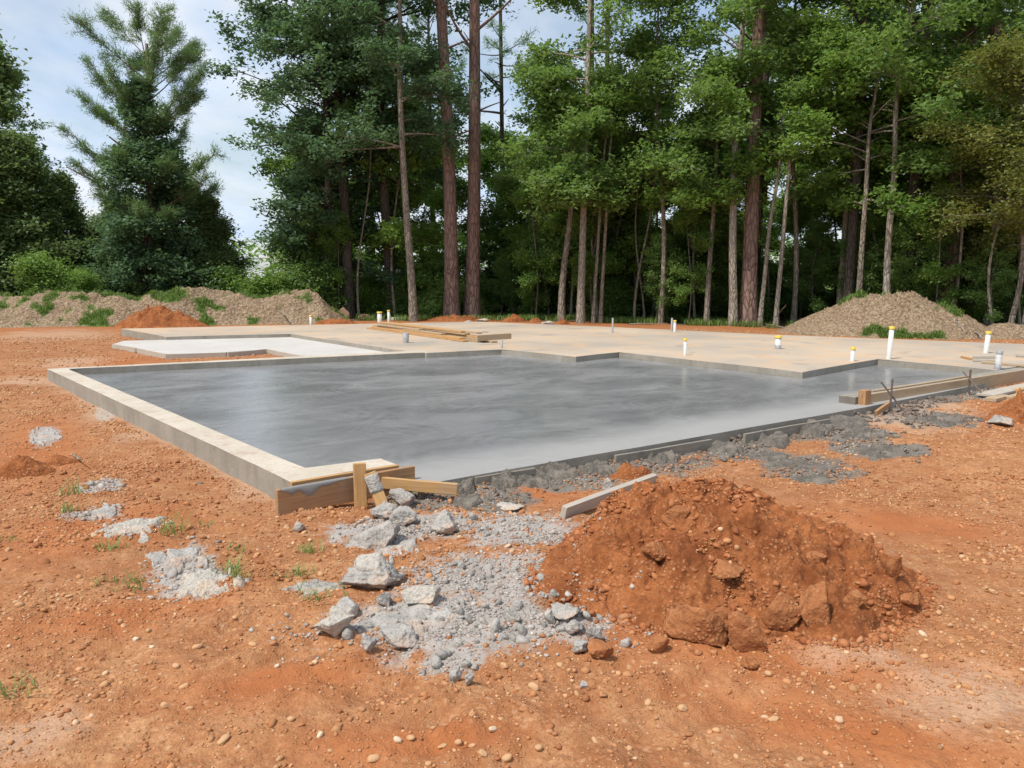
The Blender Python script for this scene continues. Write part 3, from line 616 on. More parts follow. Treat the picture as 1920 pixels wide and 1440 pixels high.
# ------------------------------------------------------------------ pipes
def cyl(name, r0, r1, z0, z1, mat, parent, sides=20):
    bm = bmesh.new(); ri = r0 * .86
    rings = []
    for r, z in ((r0, z0), (r1, z1), (r1 * .86, z1), (r1 * .86, z0 + (z1 - z0) * .4)):
        rings.append([bm.verts.new((r * math.cos(2 * PI * k / sides), r * math.sin(2 * PI * k / sides), z)) for k in range(sides)])
    for i in range(3):
        for k in range(sides):
            f = bm.faces.new((rings[i][k], rings[i][(k + 1) % sides], rings[i + 1][(k + 1) % sides], rings[i + 1][k])); f.smooth = True
    bm.faces.new(rings[3][::-1]); bmesh.ops.recalc_face_normals(bm, faces=bm.faces)
    o = link(name, bm_mesh(name, bm, [mat]), parent); return o
PIPES = [(583, 608, 591, 5, 'pvc', 1, 0, 'white pipe with yellow cap standing alone in front of the berm end'),
 (712, 601, 585, 9, 'pvc', 1, 0, 'thick white pipe with yellow cap behind the lumber stack'), (729, 601, 582, 5, 'pvc', 1, 0, 'thin white pipe right of the thick one behind the lumber stack'),
 (761, 643, 624, 10, 'galv', 0, 0, 'grey flared pipe stub in front of the lumber stack'), (941, 652, 638, 4, 'galv', 0, 0, 'short grey stub under the cross plank at the slab corner'),
 (1148.5, 624, 597, 3.2, 'galv', 0, 0, 'thin grey pipe alone at the back of the slab'), (1259.5, 621, 597, 3.6, 'galv', 0, 0, 'thin grey pipe beside a yellow capped one at the slab back'),
 (1264.8, 622, 601, 5, 'pvc', 1, 0, 'white yellow capped pipe touching a thin grey one at the slab back'), (1284.5, 666, 635, 6, 'pvc', 1, -.02, 'slim white pipe with yellow cap at the middle of the slab edge'),
 (1458.5, 654, 630, 11, 'pvc', 1, 0, 'short thick white pipe with yellow cap out on the dusty slab'), (1598, 677, 651, 8, 'pvc', 1, .01, 'short white pipe with yellow cap near the inner slab corner'),
 (1666, 673, 613, 9, 'pvc', 1, .05, 'tallest white pipe with yellow cap in front of the earth mound'), (1848, 662, 622, 9, 'pvc', 1, .07, 'tilted white pipe with yellow cap at far right'),
 (1870, 692, 658, 11.5, 'pvc_dirty', 0, .06, 'grey white cement splashed pipe beside the right kerb')]
for (px, yb, yt, w, mt, cap, tilt, lab) in PIPES:
    p = at3(px, yb, KT); d = p.y; r = w / 2 * d / F; h = (yb - yt) * d / F * 1.02
    e = empty('stub_pipe', p, lab, 'pipe', 'pipes standing out of the slab'); e.rotation_euler = (0, tilt, 0)
    ch = min(.05, h * .2)
    cyl('pipe', r, r * (1.25 if 'flared' in lab else 1), -.05, h - (ch * .7 if cap else 0), M[mt], e)
    if cap: cyl('cap', r * 1.16, r * 1.16, h - ch, h + .003, M['cap'], e)
    elif mt == 'pvc_dirty':
        cyl('cement_collar', r * 1.03, r * 1.03, 0, h * .28, M['galv'], e); cyl('cement_collar', r * 1.03, r * 1.03, h * .8, h + .002, M['galv'], e)
    if px == 1458.5: cyl('cement_collar', r * 1.05, r * 1.03, 0, h * .3, M['galv'], e)

# ------------------------------------------------------------------ rocks
MC = np.array(at(1378, 1085)); MA, MB_ = 1.22, 1.0
def mound_h(X, Y, wx, wy):
    d = np.sqrt((X * 1.0)**2 + Y**2) + .12 * fbm2(X * 1.3 + 3, Y * 1.3, 3, 61)
    q = ((X + .12) / .56)**2 + ((Y - .02) / .58)**2
    pk = .47 * np.exp(-q**1.1) + .13 * np.exp(-((X + .55)**2 / .10 + (Y - .35)**2 / .14)) + .09 * np.exp(-((X - .55)**2 / .09 + (Y + .1)**2 / .15)) + .06 * np.exp(-((X + .72)**2 / .05 + (Y + .1)**2 / .1))
    e = sst(1.05, .55, d); l = fbm2(wx * 3.0, wy * 3.0, 4, 63, .55); cl = np.abs(fbm2(wx * 7, wy * 7, 3, 67, .6)); c2 = np.abs(fbm2(wx * 19, wy * 19, 3, 71, .6))
    cr = 1 - np.abs(fbm2(wx * 4.2, wy * 4.2, 2, 73)) * 3
    return e * (pk + .06 * l + .055 * cl + .013 * c2 - .035 * np.clip(cr, 0, 1)) + e * .05
def mz(x, y):
    ca, sa = math.cos(-.05), math.sin(-.05); dx = x - MC[0]; dy = y - MC[1]; X = (dx * ca + dy * sa) / MA; Y = (-dx * sa + dy * ca) / MB_
    h = mound_h(X, Y, x, y); return np.where((np.abs(X) < 1.1) & (np.abs(Y) < 1.1) & (h > .012), h - .06, -1)
def hit(px, py):
    """first point of the clay surface (ground or mound) along the line of sight"""
    a = np.array((*at(px, py, .75), .75)); b = np.array((*at(px, py, -.1), -.1)); t = np.linspace(0, 1, 400)[:, None]; P = a * (1 - t) + b * t
    s_ = np.maximum(hz(P[:, 0], P[:, 1]), mz(P[:, 0], P[:, 1])); i = int(np.argmax(P[:, 2] <= s_)); return Vector((P[i, 0], P[i, 1], s_[i]))
def rock_vf(seed, sx, sy, sz, sub=3, planes=7, rough=.12, fr=1.6, flat=.55):
    rs = np.random.RandomState(seed); v, f = ico(sub); v = v.copy()
    for i in range(planes):
        n = rs.normal(size=3); n /= np.linalg.norm(n); d = rs.uniform(flat, .92); s = v @ n; v = v - np.maximum(s - d, 0)[:, None] * n
    v = v * (1 + rough * fbm3(v * fr + seed * 3.1, 4, seed % 50, .6))[:, None]
    v = v / np.abs(v).max(0)
    return v * np.array((sx, sy, sz)), f
def rock(name, px, py, w_px, h_px, mat, label=None, cat='rubble', group=None, seed=0, z=0.0, sub=4, depth=1.0, sink=.25, rough=.10, planes=15, fr=3.2, tilt=0.0, flat=.42):
    """rock whose foot is seen at px,py"""
    q = at3(px, py, z) if z or py < 850 else hit(px, py); d = math.hypot(q.y, H - q.z) ; sc = d / F; a = w_px / 2 * sc; c = h_px * sc / (2 - sink); b = a * depth
    q = q + Vector((q.x, q.y, 0)).normalized() * b * .6
    v, f = rock_vf(seed, a, b, c, sub, planes, rough, fr, flat)
    base = v[:, 2].min(); v[:, 2] += -base - c * sink
    ob = link(name, mesh_np(name, v, f, [mat], True)); g = z if z else float(max(hz(np.array([q.x]), np.array([q.y]))[0], min(mz(np.array([q.x]), np.array([q.y]))[0], q.z + .03)))
    ob.location = (q.x, q.y, g); ob.rotation_euler = (0, tilt, math.atan2(-q.x, q.y))
    return tag(ob, label, cat, group)
RB = 'big broken concrete lumps by the kerb corner'
rock('concrete_lump', 757, 955, 55, 42, M['rubble'], 'dark grey rounded concrete lump leaning beside the timber brace', 'rubble', RB, 1, rough=.15)
rock('concrete_lump', 700, 1030, 108, 62, M['rubble'], 'long rough grey concrete lump above the pale tiered block', 'rubble', RB, 2, rough=.15, fr=2.4, depth=.8)
rock('concrete_lump', 720, 978, 70, 34, M['rubble'], 'flat grey concrete lump at the foot of the brace', 'rubble', RB, 3, rough=.15)
rock('concrete_lump', 832, 1003, 58, 42, M['rubble'], 'rounded grey concrete lump right of the long rough one', 'rubble', RB, 4, rough=.15)
rock('concrete_lump', 760, 990, 60, 42, M['rubble'], 'grey concrete lump between the brace and the rounded lump', 'rubble', RB, 5, rough=.15)
rock('concrete_block', 694, 1110, 122, 40, M['rubble'], 'wide lower tier of the pale stepped concrete block', 'rubble', RB, 6, rough=.16, depth=.7)
rock('concrete_block', 700, 1093, 78, 48, M['rubble_pale'], 'pale upper tier of the stepped concrete block', 'rubble', RB, 7, z=.03, rough=.12, depth=.8)
rock('concrete_block', 792, 1133, 78, 32, M['rubble_pale'], 'flat pale concrete slab piece right of the stepped block', 'rubble', RB, 8, rough=.08, depth=.6)
rock('concrete_block', 652, 1160, 44, 40, M['rubble'], 'angular concrete piece left below the stepped block', 'rubble', RB, 9, rough=.07)
rock('concrete_block', 640, 1168, 44, 24, M['rubble_pale'], 'small pale flat piece above the lowest left slab chunk', 'rubble', RB, 10, rough=.06)
rock('concrete_block', 627, 1202, 80, 34, M['rubble_pale'], 'flat pale chunk lowest at left of the rubble', 'rubble', RB, 11, rough=.06, depth=.7)
rock('concrete_lump', 722, 1140, 34, 32, M['rubble'], 'upright concrete piece under the stepped block', 'rubble', RB, 12, rough=.08)
rock('concrete_lump', 693, 1226, 32, 32, M['rubble'], 'grey knob of concrete right of the lowest pale chunk', 'rubble', RB, 13)
rock('concrete_lump', 748, 1220, 70, 34, M['rubble'], 'broad dusty concrete lump at the lower rubble edge', 'rubble', RB, 14, rough=.08)
rock('concrete_lump', 958, 1170, 38, 30, M['rubble'], 'rounded concrete lump in the middle of the rubble', 'rubble', RB, 15)
rock('concrete_lump', 1030, 1172, 22, 28, M['rubble_pale'], 'small upright concrete piece right of the middle lump', 'rubble', RB, 16)
rock('concrete_lump', 1063, 1168, 62, 16, M['rubble'], 'thin concrete slice at the right of the rubble', 'rubble', RB, 17)
rock('concrete_lump', 1078, 1192, 38, 30, M['rubble'], 'concrete lump below the thin slice', 'rubble', RB, 18)
rock('concrete_lump', 1113, 1212, 30, 32, M['rubble'], 'grey concrete piece at the right lower rubble edge', 'rubble', RB, 19)
rock('clay_clod', 1125, 1240, 48, 32, M['clod'], 'tan stone lump at the right lower rubble edge', 'stone', None, 20)
rock('concrete_lump', 1088, 1228, 32, 28, M['rubble'], 'concrete lump left of the tan stone', 'rubble', RB, 21)
rock('concrete_lump', 878, 1290, 22, 30, M['rubble'], 'sharp grey shard below the rubble', 'rubble', RB, 22)
rock('concrete_lump', 855, 1280, 26, 26, M['rubble'], 'grey piece left of the sharp shard below the rubble', 'rubble', RB, 23)
rock('concrete_lump', 562, 998, 24, 20, M['rubble'], 'lone grey lump on the gravel below the dripped form board', 'rubble', RB, 24)
rock('concrete_lump', 1141, 925, 26, 26, M['rubble'], 'dark grey lump beside the half buried timber', 'rubble', RB, 25)
rock('concrete_lump', 1094, 1292, 18, 15, M['rubble'], 'lone grey lump on the clay right below the rubble', 'rubble', RB, 26)
rock('concrete_lump', 1880, 803, 54, 20, M['rubble'], 'grey lump in front of the clay pile at the right edge', 'rubble', RB, 27)
rock('concrete_lump', 955, 957, 56, 8, M['rubble_pale'], 'thin whitish concrete flake beside the mud hollow', 'rubble', RB, 28, rough=.08)
rs0 = np.random.RandomState(5); k = 0
RMESH = [mesh_np('rubble_piece', *rock_vf(100 + i, 1, .85, .7, 2, 12, .10, 1.9, .45), [M['crumb']], False) for i in range(10)]
spots = []
while len(spots) < 190:
    x, y = rs0.uniform(600, 1190), rs0.uniform(960, 1275)
    q = np.array([at(x, y)]); m = max(float(blob(q[:, 0], q[:, 1], e)[0]) for e in GREYS[:5] + GREYS[9:10])
    if rs0.rand() < m**2: spots.append((x, y))
for x, y in spots:
    q = at(x, y); s = rs0.lognormal(-3.95, .42); s = min(s, .038); o = link('rubble_piece', RMESH[rs0.randint(10)])
    o.location = (q[0], q[1], float(hz(np.array([q[0]]), np.array([q[1]]))[0]) + s * .25); o.scale = (s, s, s); o.rotation_euler = tuple(rs0.uniform(-3, 3, 3))
    tag(o, 'small broken grey concrete piece lying in the rubble patch', 'rubble', 'small pieces of the crushed concrete patch')
# flat splashes of set concrete
def splat(px0, px1, py0, py1, hgt, mat, label, seed, name='concrete_spill', lump=.5):
    c, a, b = ell(px0, px1, py0, py1); n = 52; g = np.linspace(-1.3, 1.3, n); X, Y = np.meshgrid(g, g); u = c / np.linalg.norm(c)
    fat = hgt > .024; nz = fbm2(X * 1.7 + seed * 7, Y * 1.7, 3 if fat else 4, seed, .45 if fat else .65) ; d = np.sqrt(X**2 + Y**2) + nz * (.40 if fat else .55)
    top = sst(1.0, .40 if fat else .72, d); wx = c[0] + X * a * u[1] + Y * b * u[0]; wy = c[1] - X * a * u[0] + Y * b * u[1]
    det = fbm2(wx * 8, wy * 8, 3, seed + 3, .5)
    z = hz(wx.ravel(), wy.ravel()).reshape(n, n) - .03 + top * (hgt * .8 + .03) + top * hgt * lump * .45 * np.clip(det, -.8, .8) + top * .005 * np.abs(fbm2(wx * 34, wy * 34, 2, seed + 9))
    V = np.stack([wx.ravel() - c[0], wy.ravel() - c[1], z.ravel()], 1); idx = np.arange(n * n).reshape(n, n)
    f = np.stack([idx[:-1, :-1], idx[:-1, 1:], idx[1:, 1:], idx[1:, :-1]], -1).reshape(-1, 4)
    keep = (top.ravel()[f].max(1) > 0); o = link(name, mesh_np(name, V, f[keep], [mat], True)); o.location = (c[0], c[1], 0)
    return tag(o, label, 'concrete spill', 'spills of set concrete on the clay')
splat(195, 305, 972, 1010, .018, M['rubble_pale'], 'pale oblong concrete spill left of the form board corner', 1)
splat(285, 385, 1015, 1080, .022, M['rubble'], 'tall upper part of the grey concrete spill in the left foreground', 2)
splat(325, 450, 1068, 1122, .016, M['rubble_pale'], 'lower pale part of the concrete spill in the left foreground', 3)
splat(165, 225, 952, 976, .02, M['rubble'], 'small grey concrete spill above the pale oblong one', 4)
splat(60, 110, 802, 836, .015, M['rubble'], 'small grey spill on the clay at the far left', 5)
splat(535, 645, 1090, 1112, .012, M['rubble'], 'thin grey spill pointing at the stepped concrete block', 6)
splat(1455, 1585, 893, 912, .026, M['mud'], 'dark wet cement spill lying lowest behind the clay mound', 7, lump=1.0)
splat(1420, 1600, 855, 888, .026, M['mud'], 'dark cement spill just behind the crest of the mound', 8, lump=1.0)
splat(1575, 1730, 838, 866, .026, M['mud'], 'dark cement spill at right of the row behind the mound', 9, lump=1.0)
splat(1575, 1660, 800, 832, .026, M['mud'], 'dark cement spill between the slab edge and the right spill', 10, lump=1.0)
splat(1700, 1830, 772, 805, .026, M['mud'], 'dark cement spill below the long form board', 11, lump=1.0)
splat(1380, 1500, 842, 866, .04, M['mud'], 'dark cement spill close to the slab front edge', 12, lump=1.0)
splat(835, 915, 925, 956, .06, M['mud'], 'heap of dark wet cement lumps at the end of the timber offcut', 13, lump=.8)
splat(1080, 1190, 868, 892, .05, M['mud'], 'dark cement heap against the slab edge by the mound', 14, lump=1.4)
splat(950, 1060, 890, 912, .05, M['mud'], 'dark cement smear against the slab edge left of the mound', 15, lump=1.4)
for k_, (x_, y_, w_, h_, lb_) in enumerate([(1040, 884, 120, .075, 'left of the mound crest'), (1120, 873, 90, .06, 'behind the mound crest'), (1360, 835, 90, .07, 'between two form boards'), (1590, 788, 110, .06, 'at the right end of the front edge'), (870, 912, 60, .08, 'at the loose timber end'), (945, 900, 70, .085, 'beside the pale flake'), (1245, 852, 80, .085, 'behind the mound summit'), (1450, 818, 100, .08, 'near the spills'), (1530, 802, 70, .085, 'by the last form board')]):
    splat(x_ - w_ / 2, x_ + w_ / 2, y_ - 10, y_ + 16, h_, M['mud'], 'lumpy cement mud on the slab front edge ' + lb_, 30 + k_, lump=1.0)
splat(700, 790, 1000, 1050, .015, M['rubble'], 'crumbling grey concrete bed among the upper lumps', 16, lump=1.2)
splat(640, 900, 1135, 1200, .012, M['rubble'], 'crumbling grey concrete bed below the stepped block', 17, lump=1.3)

# ------------------------------------------------------------------ heaps of earth
def heap(name, ctr, a, b, rot, hfun, mat, label, cat, n=150, attrs=None, group=None):
    n = int(n * .8)
    g = np.linspace(-1.1, 1.1, n); X, Y = np.meshgrid(g, g); ca, sa = math.cos(rot), math.sin(rot)
    lx = X * a; ly = Y * b; wx = ctr[0] + lx * ca - ly * sa; wy = ctr[1] + lx * sa + ly * ca
    hgt = hfun(X, Y, wx, wy); z = hgt - .06 + np.clip(hz(wx.ravel(), wy.ravel()).reshape(n, n), -.05, .05)
    V = np.stack([wx.ravel() - ctr[0], wy.ravel() - ctr[1], z.ravel()], 1); idx = np.arange(n * n).reshape(n, n)
    f = np.stack([idx[:-1, :-1], idx[:-1, 1:], idx[1:, 1:], idx[1:, :-1]], -1).reshape(-1, 4)
    keep = (hgt.ravel()[f].max(1) > .012)
    at_ = {k: fn(X, Y, wx, wy).ravel() for k, fn in (attrs or {}).items()}
    o = link(name, mesh_np(name, V, f[keep], [mat], True, at_)); o.location = (ctr[0], ctr[1], 0)
    tag(o, label, cat, group); return V + np.array((ctr[0], ctr[1], 0)), hgt
MV, MH = heap('clay_mound', MC, MA, MB_, -.05, mound_h, M['mound'], 'heap of loose red orange clay in the right foreground', 'mound', 310)
gx = MV[:, 0]; gy = MV[:, 1]; gz = MV[:, 2]
def clod(px, py, w, h, lab, sd, tilt=0, depth=.8, planes=8, z=0.0, **k):
    return rock('clay_clod', px, py, w, h, M['clod'], lab, 'clod', 'big clay clods at the foot of the mound', sd, z=z, depth=depth, planes=18, tilt=tilt, rough=.10, fr=3.6, flat=.38, **k)
clod(1300, 1208, 126, 84, 'biggest rounded clay clod at the lower left foot of the mound', 31, depth=.8)
clod(1352, 1206, 60, 74, 'knobbly yellowish clay clod between the biggest clod and the tilted flat one', 32)
clod(1410, 1224, 64, 96, 'flat tilted clay slab with a yellow edge at the mound foot', 33, tilt=-.5, depth=.35, planes=12)
clod(1462, 1192, 86, 78, 'broad clay clod between the tilted slab and the upright block', 34, depth=.6, planes=10)
clod(1532, 1178, 66, 86, 'upright block of clay standing at the mound foot', 35, depth=.7, planes=9)
clod(1672, 1092, 32, 62, 'upright brown clay block at the right end of the mound', 36, depth=.7)
clod(1700, 1140, 40, 28, 'small clay clod below the upright brown block', 37)
clod(1235, 1228, 44, 34, 'small clay clod left of the biggest clod', 38)
clod(1405, 1258, 34, 28, 'small dark clod on the ground below the tilted slab', 39)
clod(1600, 1150, 46, 36, 'round clod right of the upright block', 40)
clod(1262, 992, 62, 44, 'clay clod high on the left face of the mound', 41)
clod(1360, 1092, 70, 36, 'clay clod in the middle face of the mound', 42)
clod(1530, 1068, 46, 34, 'clay clod on the right face of the mound', 43)
clod(1225, 1062, 50, 32, 'clay clod on the lower left face of the mound', 44)

# timber buried in the mound
board('half_buried_timber', hit(1055, 968) + Vector((0, -.05, .04)), hit(1225, 905) + Vector((0, -.02, .035)), .045, .088, M['wood_grey'], 'grey timber offcut sticking out of the red clay mound', 'board', seed=6, roll=.25)
def berm_h(X, Y, wx, wy):
    e = sst(1.05, .35, np.abs(Y) + .12 * fbm2(wx * .5, wy * .5, 2, 81)) * sst(1.04, .86, np.abs(X) + .03 * fbm2(wx * .8, wy * .8, 2, 80)); top = 1.05 + .20 * fbm2(wx * .35, wy * .35, 3, 83) + .22 * np.exp(-((X - .35) / .12)**2) + .12 * np.exp(-((X - .80) / .10)**2) - .22 * np.exp(-((X - .10) / .12)**2)
    return e * (top + .14 * fbm2(wx * 1.6, wy * 1.6, 3, 85) + .10 * np.abs(fbm2(wx * 4.5, wy * 4.5, 3, 87, .6)) + .05 * np.abs(fbm2(wx * 12, wy * 12, 2, 88)))
def green1(X, Y, wx, wy): return np.clip(.30 + .7 * fbm2(wx * .35, wy * .7, 3, 89) + .5 * fbm2(wx * 1.7, wy * 2.0, 2, 98) + .25 * np.exp(-((X + .0) / .25)**2), 0, 1)
bc = np.array((-15.3, 30.3)); 
BV, BH = heap('earth_berm', bc, 8.6, 2.3, .22, berm_h, M['soil'], 'long bank of dry brown earth with grass patches along the left', 'earth bank', 200, {'green': green1})
def emound_h(X, Y, wx, wy):
    d = np.sqrt(X**2 + Y**2) + .08 * fbm2(wx * .5, wy * .5, 2, 90); return sst(1.05, .1, d) * (1.18 + .12 * fbm2(wx * 1.2, wy * 1.2, 3, 91) + .15 * np.abs(fbm2(wx * 4.5, wy * 4.5, 3, 93, .6)) + .08 * np.abs(fbm2(wx * 10, wy * 10, 2, 94)))
def green2(X, Y, wx, wy): return np.clip(.06 + .7 * fbm2(wx * .7, wy * .7, 3, 95) + .22 * sst(-.5, -.95, Y) + .5 * fbm2(wx * 2.1, wy * 2.1, 2, 96), 0, 1)
EC = np.array((xat(1668, 24.3), 24.3)); EV, EH = heap('earth_mound', EC, 3.5, 2.1, -.45, emound_h, M['soil'], 'rounded mound of brown topsoil in front of the right hand woods', 'mound', 210, {'green': green2})
E2 = np.array((xat(1890, 22.6), 22.6)); heap('earth_mound', E2, 1.5, .9, -.4, lambda X, Y, a, b: emound_h(X, Y, a, b) * .36, M['soil'], 'low brown earth heap at the right edge below the woods', 'mound', 60, {'green': green2})
def pile(px0, px1, ybase, top_px, label, sd, n=70, depth=.55, mat='mound', name='clay_pile'):
    xc = (px0 + px1) / 2; c = np.array(at(xc, ybase)); sc = c[1] / F; a = (px1 - px0) / 2 * sc * 1.15; h = top_px * sc
    c = c + c / np.linalg.norm(c) * a * depth
    fn = lambda X, Y, wx, wy: sst(1.05, .0, np.sqrt(X**2 + Y**2) + .12 * fbm2(X * 2 + sd, Y * 2, 3, sd)) * (h + .25 * h * fbm2(wx * 2.2, wy * 2.2, 3, sd) + .45 * h * np.abs(fbm2(wx * 6, wy * 6, 3, sd + 2, .6)) + .04) 
    heap(name, c, a, a * depth, 0, fn, M[mat], label, 'mound', n, None, 'smaller piles of dug clay')
pile(205, 400, 617, 34, 'red clay pile between the earth bank and the house slab corner', 101, 90)
pile(575, 690, 610, 10, 'low red clay ridge by the boulders behind the slab', 102, depth=.3)
pile(770, 945, 603, 11, 'low red clay ridge at the foot of the paired pines', 103, depth=.25)
pile(935, 995, 604, 12, 'red clay heap right of the paired pines', 104, depth=.3)
pile(985, 1025, 605, 7, 'small red clay heap at the middle of the slab back edge', 105, depth=.3)
pile(1040, 1072, 608, 11, 'small red clay heap beside the grey stones at the slab back', 106, depth=.3)
pile(1835, 2010, 800, 55, 'dark red clay pile cut off by the right edge', 107, 110, .6)
pile(-50, 130, 905, 30, 'low dark red clay heap at the left edge', 108, 110, .6)
pile(50, 180, 885, 16, 'crumbly red clay heap beside the one at the left edge', 109, 90, .6)
pile(1110, 1260, 905, 26, 'tongue of red clay behind the half buried timber', 110, 90, .5)
for i, (x, y, w, h) in enumerate([(905, 605, 26, 8), (880, 606, 22, 5), (1032, 608, 22, 9), (1020, 609, 14, 6), (745, 600, 40, 7)]):
    rock('concrete_lump', x, y, w, h, M['rubble_pale'], ['grey stone heap right of the paired pines', 'flat grey stone left of the heap by the paired pines', 'grey stones beside a clay heap at the slab back edge', 'small grey stone left of the stones at the slab back edge', 'pale slab piece behind the two pipes by the lumber stack'][i], 'rubble', None, 60 + i, sub=3, rough=.15)
for i, (x, y, w, h) in enumerate([(603, 599, 34, 22), (626, 602, 26, 14), (645, 601, 24, 27), (682, 600, 26, 12), (618, 599, 22, 17)]):
    rock('boulder', x, y, w, h, M['boulder'], ['wide brown boulder against the end of the earth bank', 'small brown boulder between two larger ones', 'upright squarish brown boulder right of the others', 'low brown boulder standing apart to the right', 'brown boulder behind the small one'][i], 'boulder', 'boulders at the end of the earth bank', 70 + i, sub=4, rough=.1)

# ------------------------------------------------------------------ gravel
def stones(name, n, rmin, rmax, smin, smax, sub, seed, dens=None, onmound=False, label='', pal=None, power=1.0, flat=.65):
    rs = np.random.RandomState(seed); xs = []; ys = []
    tot = 0
    while tot < n:
        m = n * 3
        r = np.sqrt(rs.uniform(0, 1, m)**power * (rmax**2 - rmin**2) + rmin**2); t = rs.uniform(-.62, .62, m); x = r * np.sin(t); y = r * np.cos(t)
        if onmound: x = MC[0] + rs.uniform(-1.25, 1.25, m); y = MC[1] + rs.uniform(-1.1, 1.1, m)
        ok = np.ones(m, bool)
        for P in SLABS: ok &= ~inpoly(x, y, P)
        ok &= dseg(x, y, UV(0, 0), UV(9.4, 0)) > .05
        if dens is not None: ok &= rs.rand(m) < dens(x, y)
        xs.append(x[ok]); ys.append(y[ok]); tot += ok.sum()
    x = np.concatenate(xs)[:n]; y = np.concatenate(ys)[:n]
    mzv = mz(x, y); g = np.maximum(hz(x, y), mzv); 
    s = smin * (smax / smin)**(rs.beta(1.0, 3.0, n)); s = s * np.clip(np.hypot(x, y) / 5, .8, 2.0)
    v, f = ico(sub); nv = len(v)
    sc = np.stack([s * rs.uniform(.8, 1.35, n), s * rs.uniform(.7, 1.05, n), s * rs.uniform(.45, .85, n)], 1)
    P = v[None] * (1 + rs.normal(size=(n, nv, 1)) * (.09 if sub > 1 else (.24 if 'c' in name[:2] else .14))) * sc[:, None, :]
    a = rs.uniform(0, 2 * PI, n); b = rs.normal(0, .35, n); ca, sa, cb, sb = np.cos(a), np.sin(a), np.cos(b), np.sin(b)
    X = P[..., 0] * cb[:, None] + P[..., 2] * sb[:, None]; Z = -P[..., 0] * sb[:, None] + P[..., 2] * cb[:, None]; Y = P[..., 1]
    P = np.stack([X * ca[:, None] - Y * sa[:, None] + x[:, None], X * sa[:, None] + Y * ca[:, None] + y[:, None], Z + (g + sc[:, 2] * (.18 if name == 'gravel' else .35))[:, None]], -1)
    pal = np.array(pal); ci = rs.choice(len(pal), n, p=np.array([.26, .26, .22, .12, .06, .08]) if len(pal) == 6 else None); col = pal[ci] * rs.uniform(.8, 1.15, (n, 1))
    gm = np.zeros(n)
    for e in GREYS: gm = np.maximum(gm, blob(x, y, e))
    gm = np.maximum(gm, wetmask(x, y) * .8)
    isg = (rs.rand(n) < (gm - .35) * 1.7) & (mzv < -.5) & (pal[0][0] > .45); col[isg] = np.array((.36, .35, .335)) * rs.uniform(.7, 1.2, (isg.sum(), 1))
    Fs = (f[None] + (np.arange(n) * nv)[:, None, None]).reshape(-1, 3)
    me = mesh_np(name, P.reshape(-1, 3), Fs, [M['stone']], sub > 0 and 'c' not in name[:2], dict(col=np.repeat(col, nv, 0)))
    o = link(name, me); tag(o, label, 'gravel', None, 'stuff'); return o
PAL = [(.46, .225, .098), (.40, .178, .072), (.52, .295, .145), (.32, .125, .05), (.56, .39, .24), (.38, .19, .085)]
PALM = [(.36, .128, .045), (.30, .098, .034), (.40, .155, .06), (.26, .08, .028), (.42, .20, .09), (.34, .125, .045)]
def dgrav(x, y):
    m, w = tread(x, y); return np.clip(.45 + .9 * fbm2(x * 1.1, y * 1.1, 3, 121) + m * w * .55, .05, 1)
def dgrit(x, y):
    m, w = tread(x, y); return np.clip(.55 + .6 * fbm2(x * 1.1, y * 1.1, 3, 121) + m * w * .55, .10, 1)
def gmask(x, y):
    g = np.zeros(len(x)); nz = fbm2(x * 2.5, y * 2.5, 3, 141) * .5
    for e in GREYS: g = np.maximum(g, blob(x, y, e, nz - .1))
    return g**1.5
def wdens(x, y): return np.clip(wetmask(x, y) * 1.4 - .4 + .6 * fbm2(x * 2.6, y * 2.6, 3, 151), 0, 1)**1.5 * .8
PALC = [(.40, .172, .072), (.34, .138, .056), (.46, .215, .095), (.30, .115, .045), (.44, .21, .10), (.37, .15, .06)]
PALG = [(.36, .34, .31), (.43, .41, .375), (.30, .285, .26), (.40, .375, .34), (.50, .475, .43), (.34, .31, .27)]
PALW = [(.13, .122, .108), (.17, .158, .14), (.105, .098, .087), (.20, .185, .162), (.15, .138, .122), (.24, .205, .165)]
stones('gravel', 2400, 2.0, 5.6, .009, .034, 2, 131, dgrav, False, 'rounded tan gravel strewn over the near clay', PAL, .85)
stones('gravel', 6500, 2.0, 4.4, .005, .016, 1, 140, dgrit, False, 'small tan gravel crusting the nearest clay', PAL, .9)
stones('gravel', 6500, 3.8, 7.5, .0045, .013, 1, 132, dgrav, False, 'fine tan gravel between the larger near stones', PAL, .85)
stones('gravel', 13000, 2.0, 4.6, .0030, .0070, 0, 135, dgrit, False, 'grit scattered between the near gravel', PAL, .8)
stones('gravel', 7500, 5.5, 14.0, .005, .015, 1, 133, dgrav, False, 'tan gravel on the clay around the slabs', PAL, 1.1)
stones('clay_crumbs', 6000, 2.0, 7.5, .005, .026, 1, 142, dgrit, False, 'irregular crumbs of clay churned up over the near ground', PALC, .9)
stones('gravel', 4500, 12.5, 27.0, .010, .026, 0, 138, dgrav, False, 'coarse grit on the far clay around the house slab', PAL, 1.0)
stones('crushed_concrete', 4200, 3.0, 8.5, .006, .028, 1, 136, gmask, False, 'crushed grey concrete crumbs in patches', PALG, 1.0, .5)
stones('cement_crumbs', 2600, 5.0, 12.0, .007, .030, 1, 137, wdens, False, 'dark wet cement crumbs along the slab front', PALW, 1.0, .5)
stones('clay_crumbs', 9500, 0, 0, .007, .040, 1, 134, lambda x, y: (mz(x, y) > -.03) * np.clip(.6 + fbm2(x * 3, y * 3, 3, 161), .2, 1), True, 'crumbs of red clay and pebbles covering the mound', PALM)
stones('clay_crumbs', 7000, 0, 0, .0035, .011, 0, 139, lambda x, y: (mz(x, y) > -.04) * 1.0, True, 'fine red clay crumbs dusting the mound', PALM)
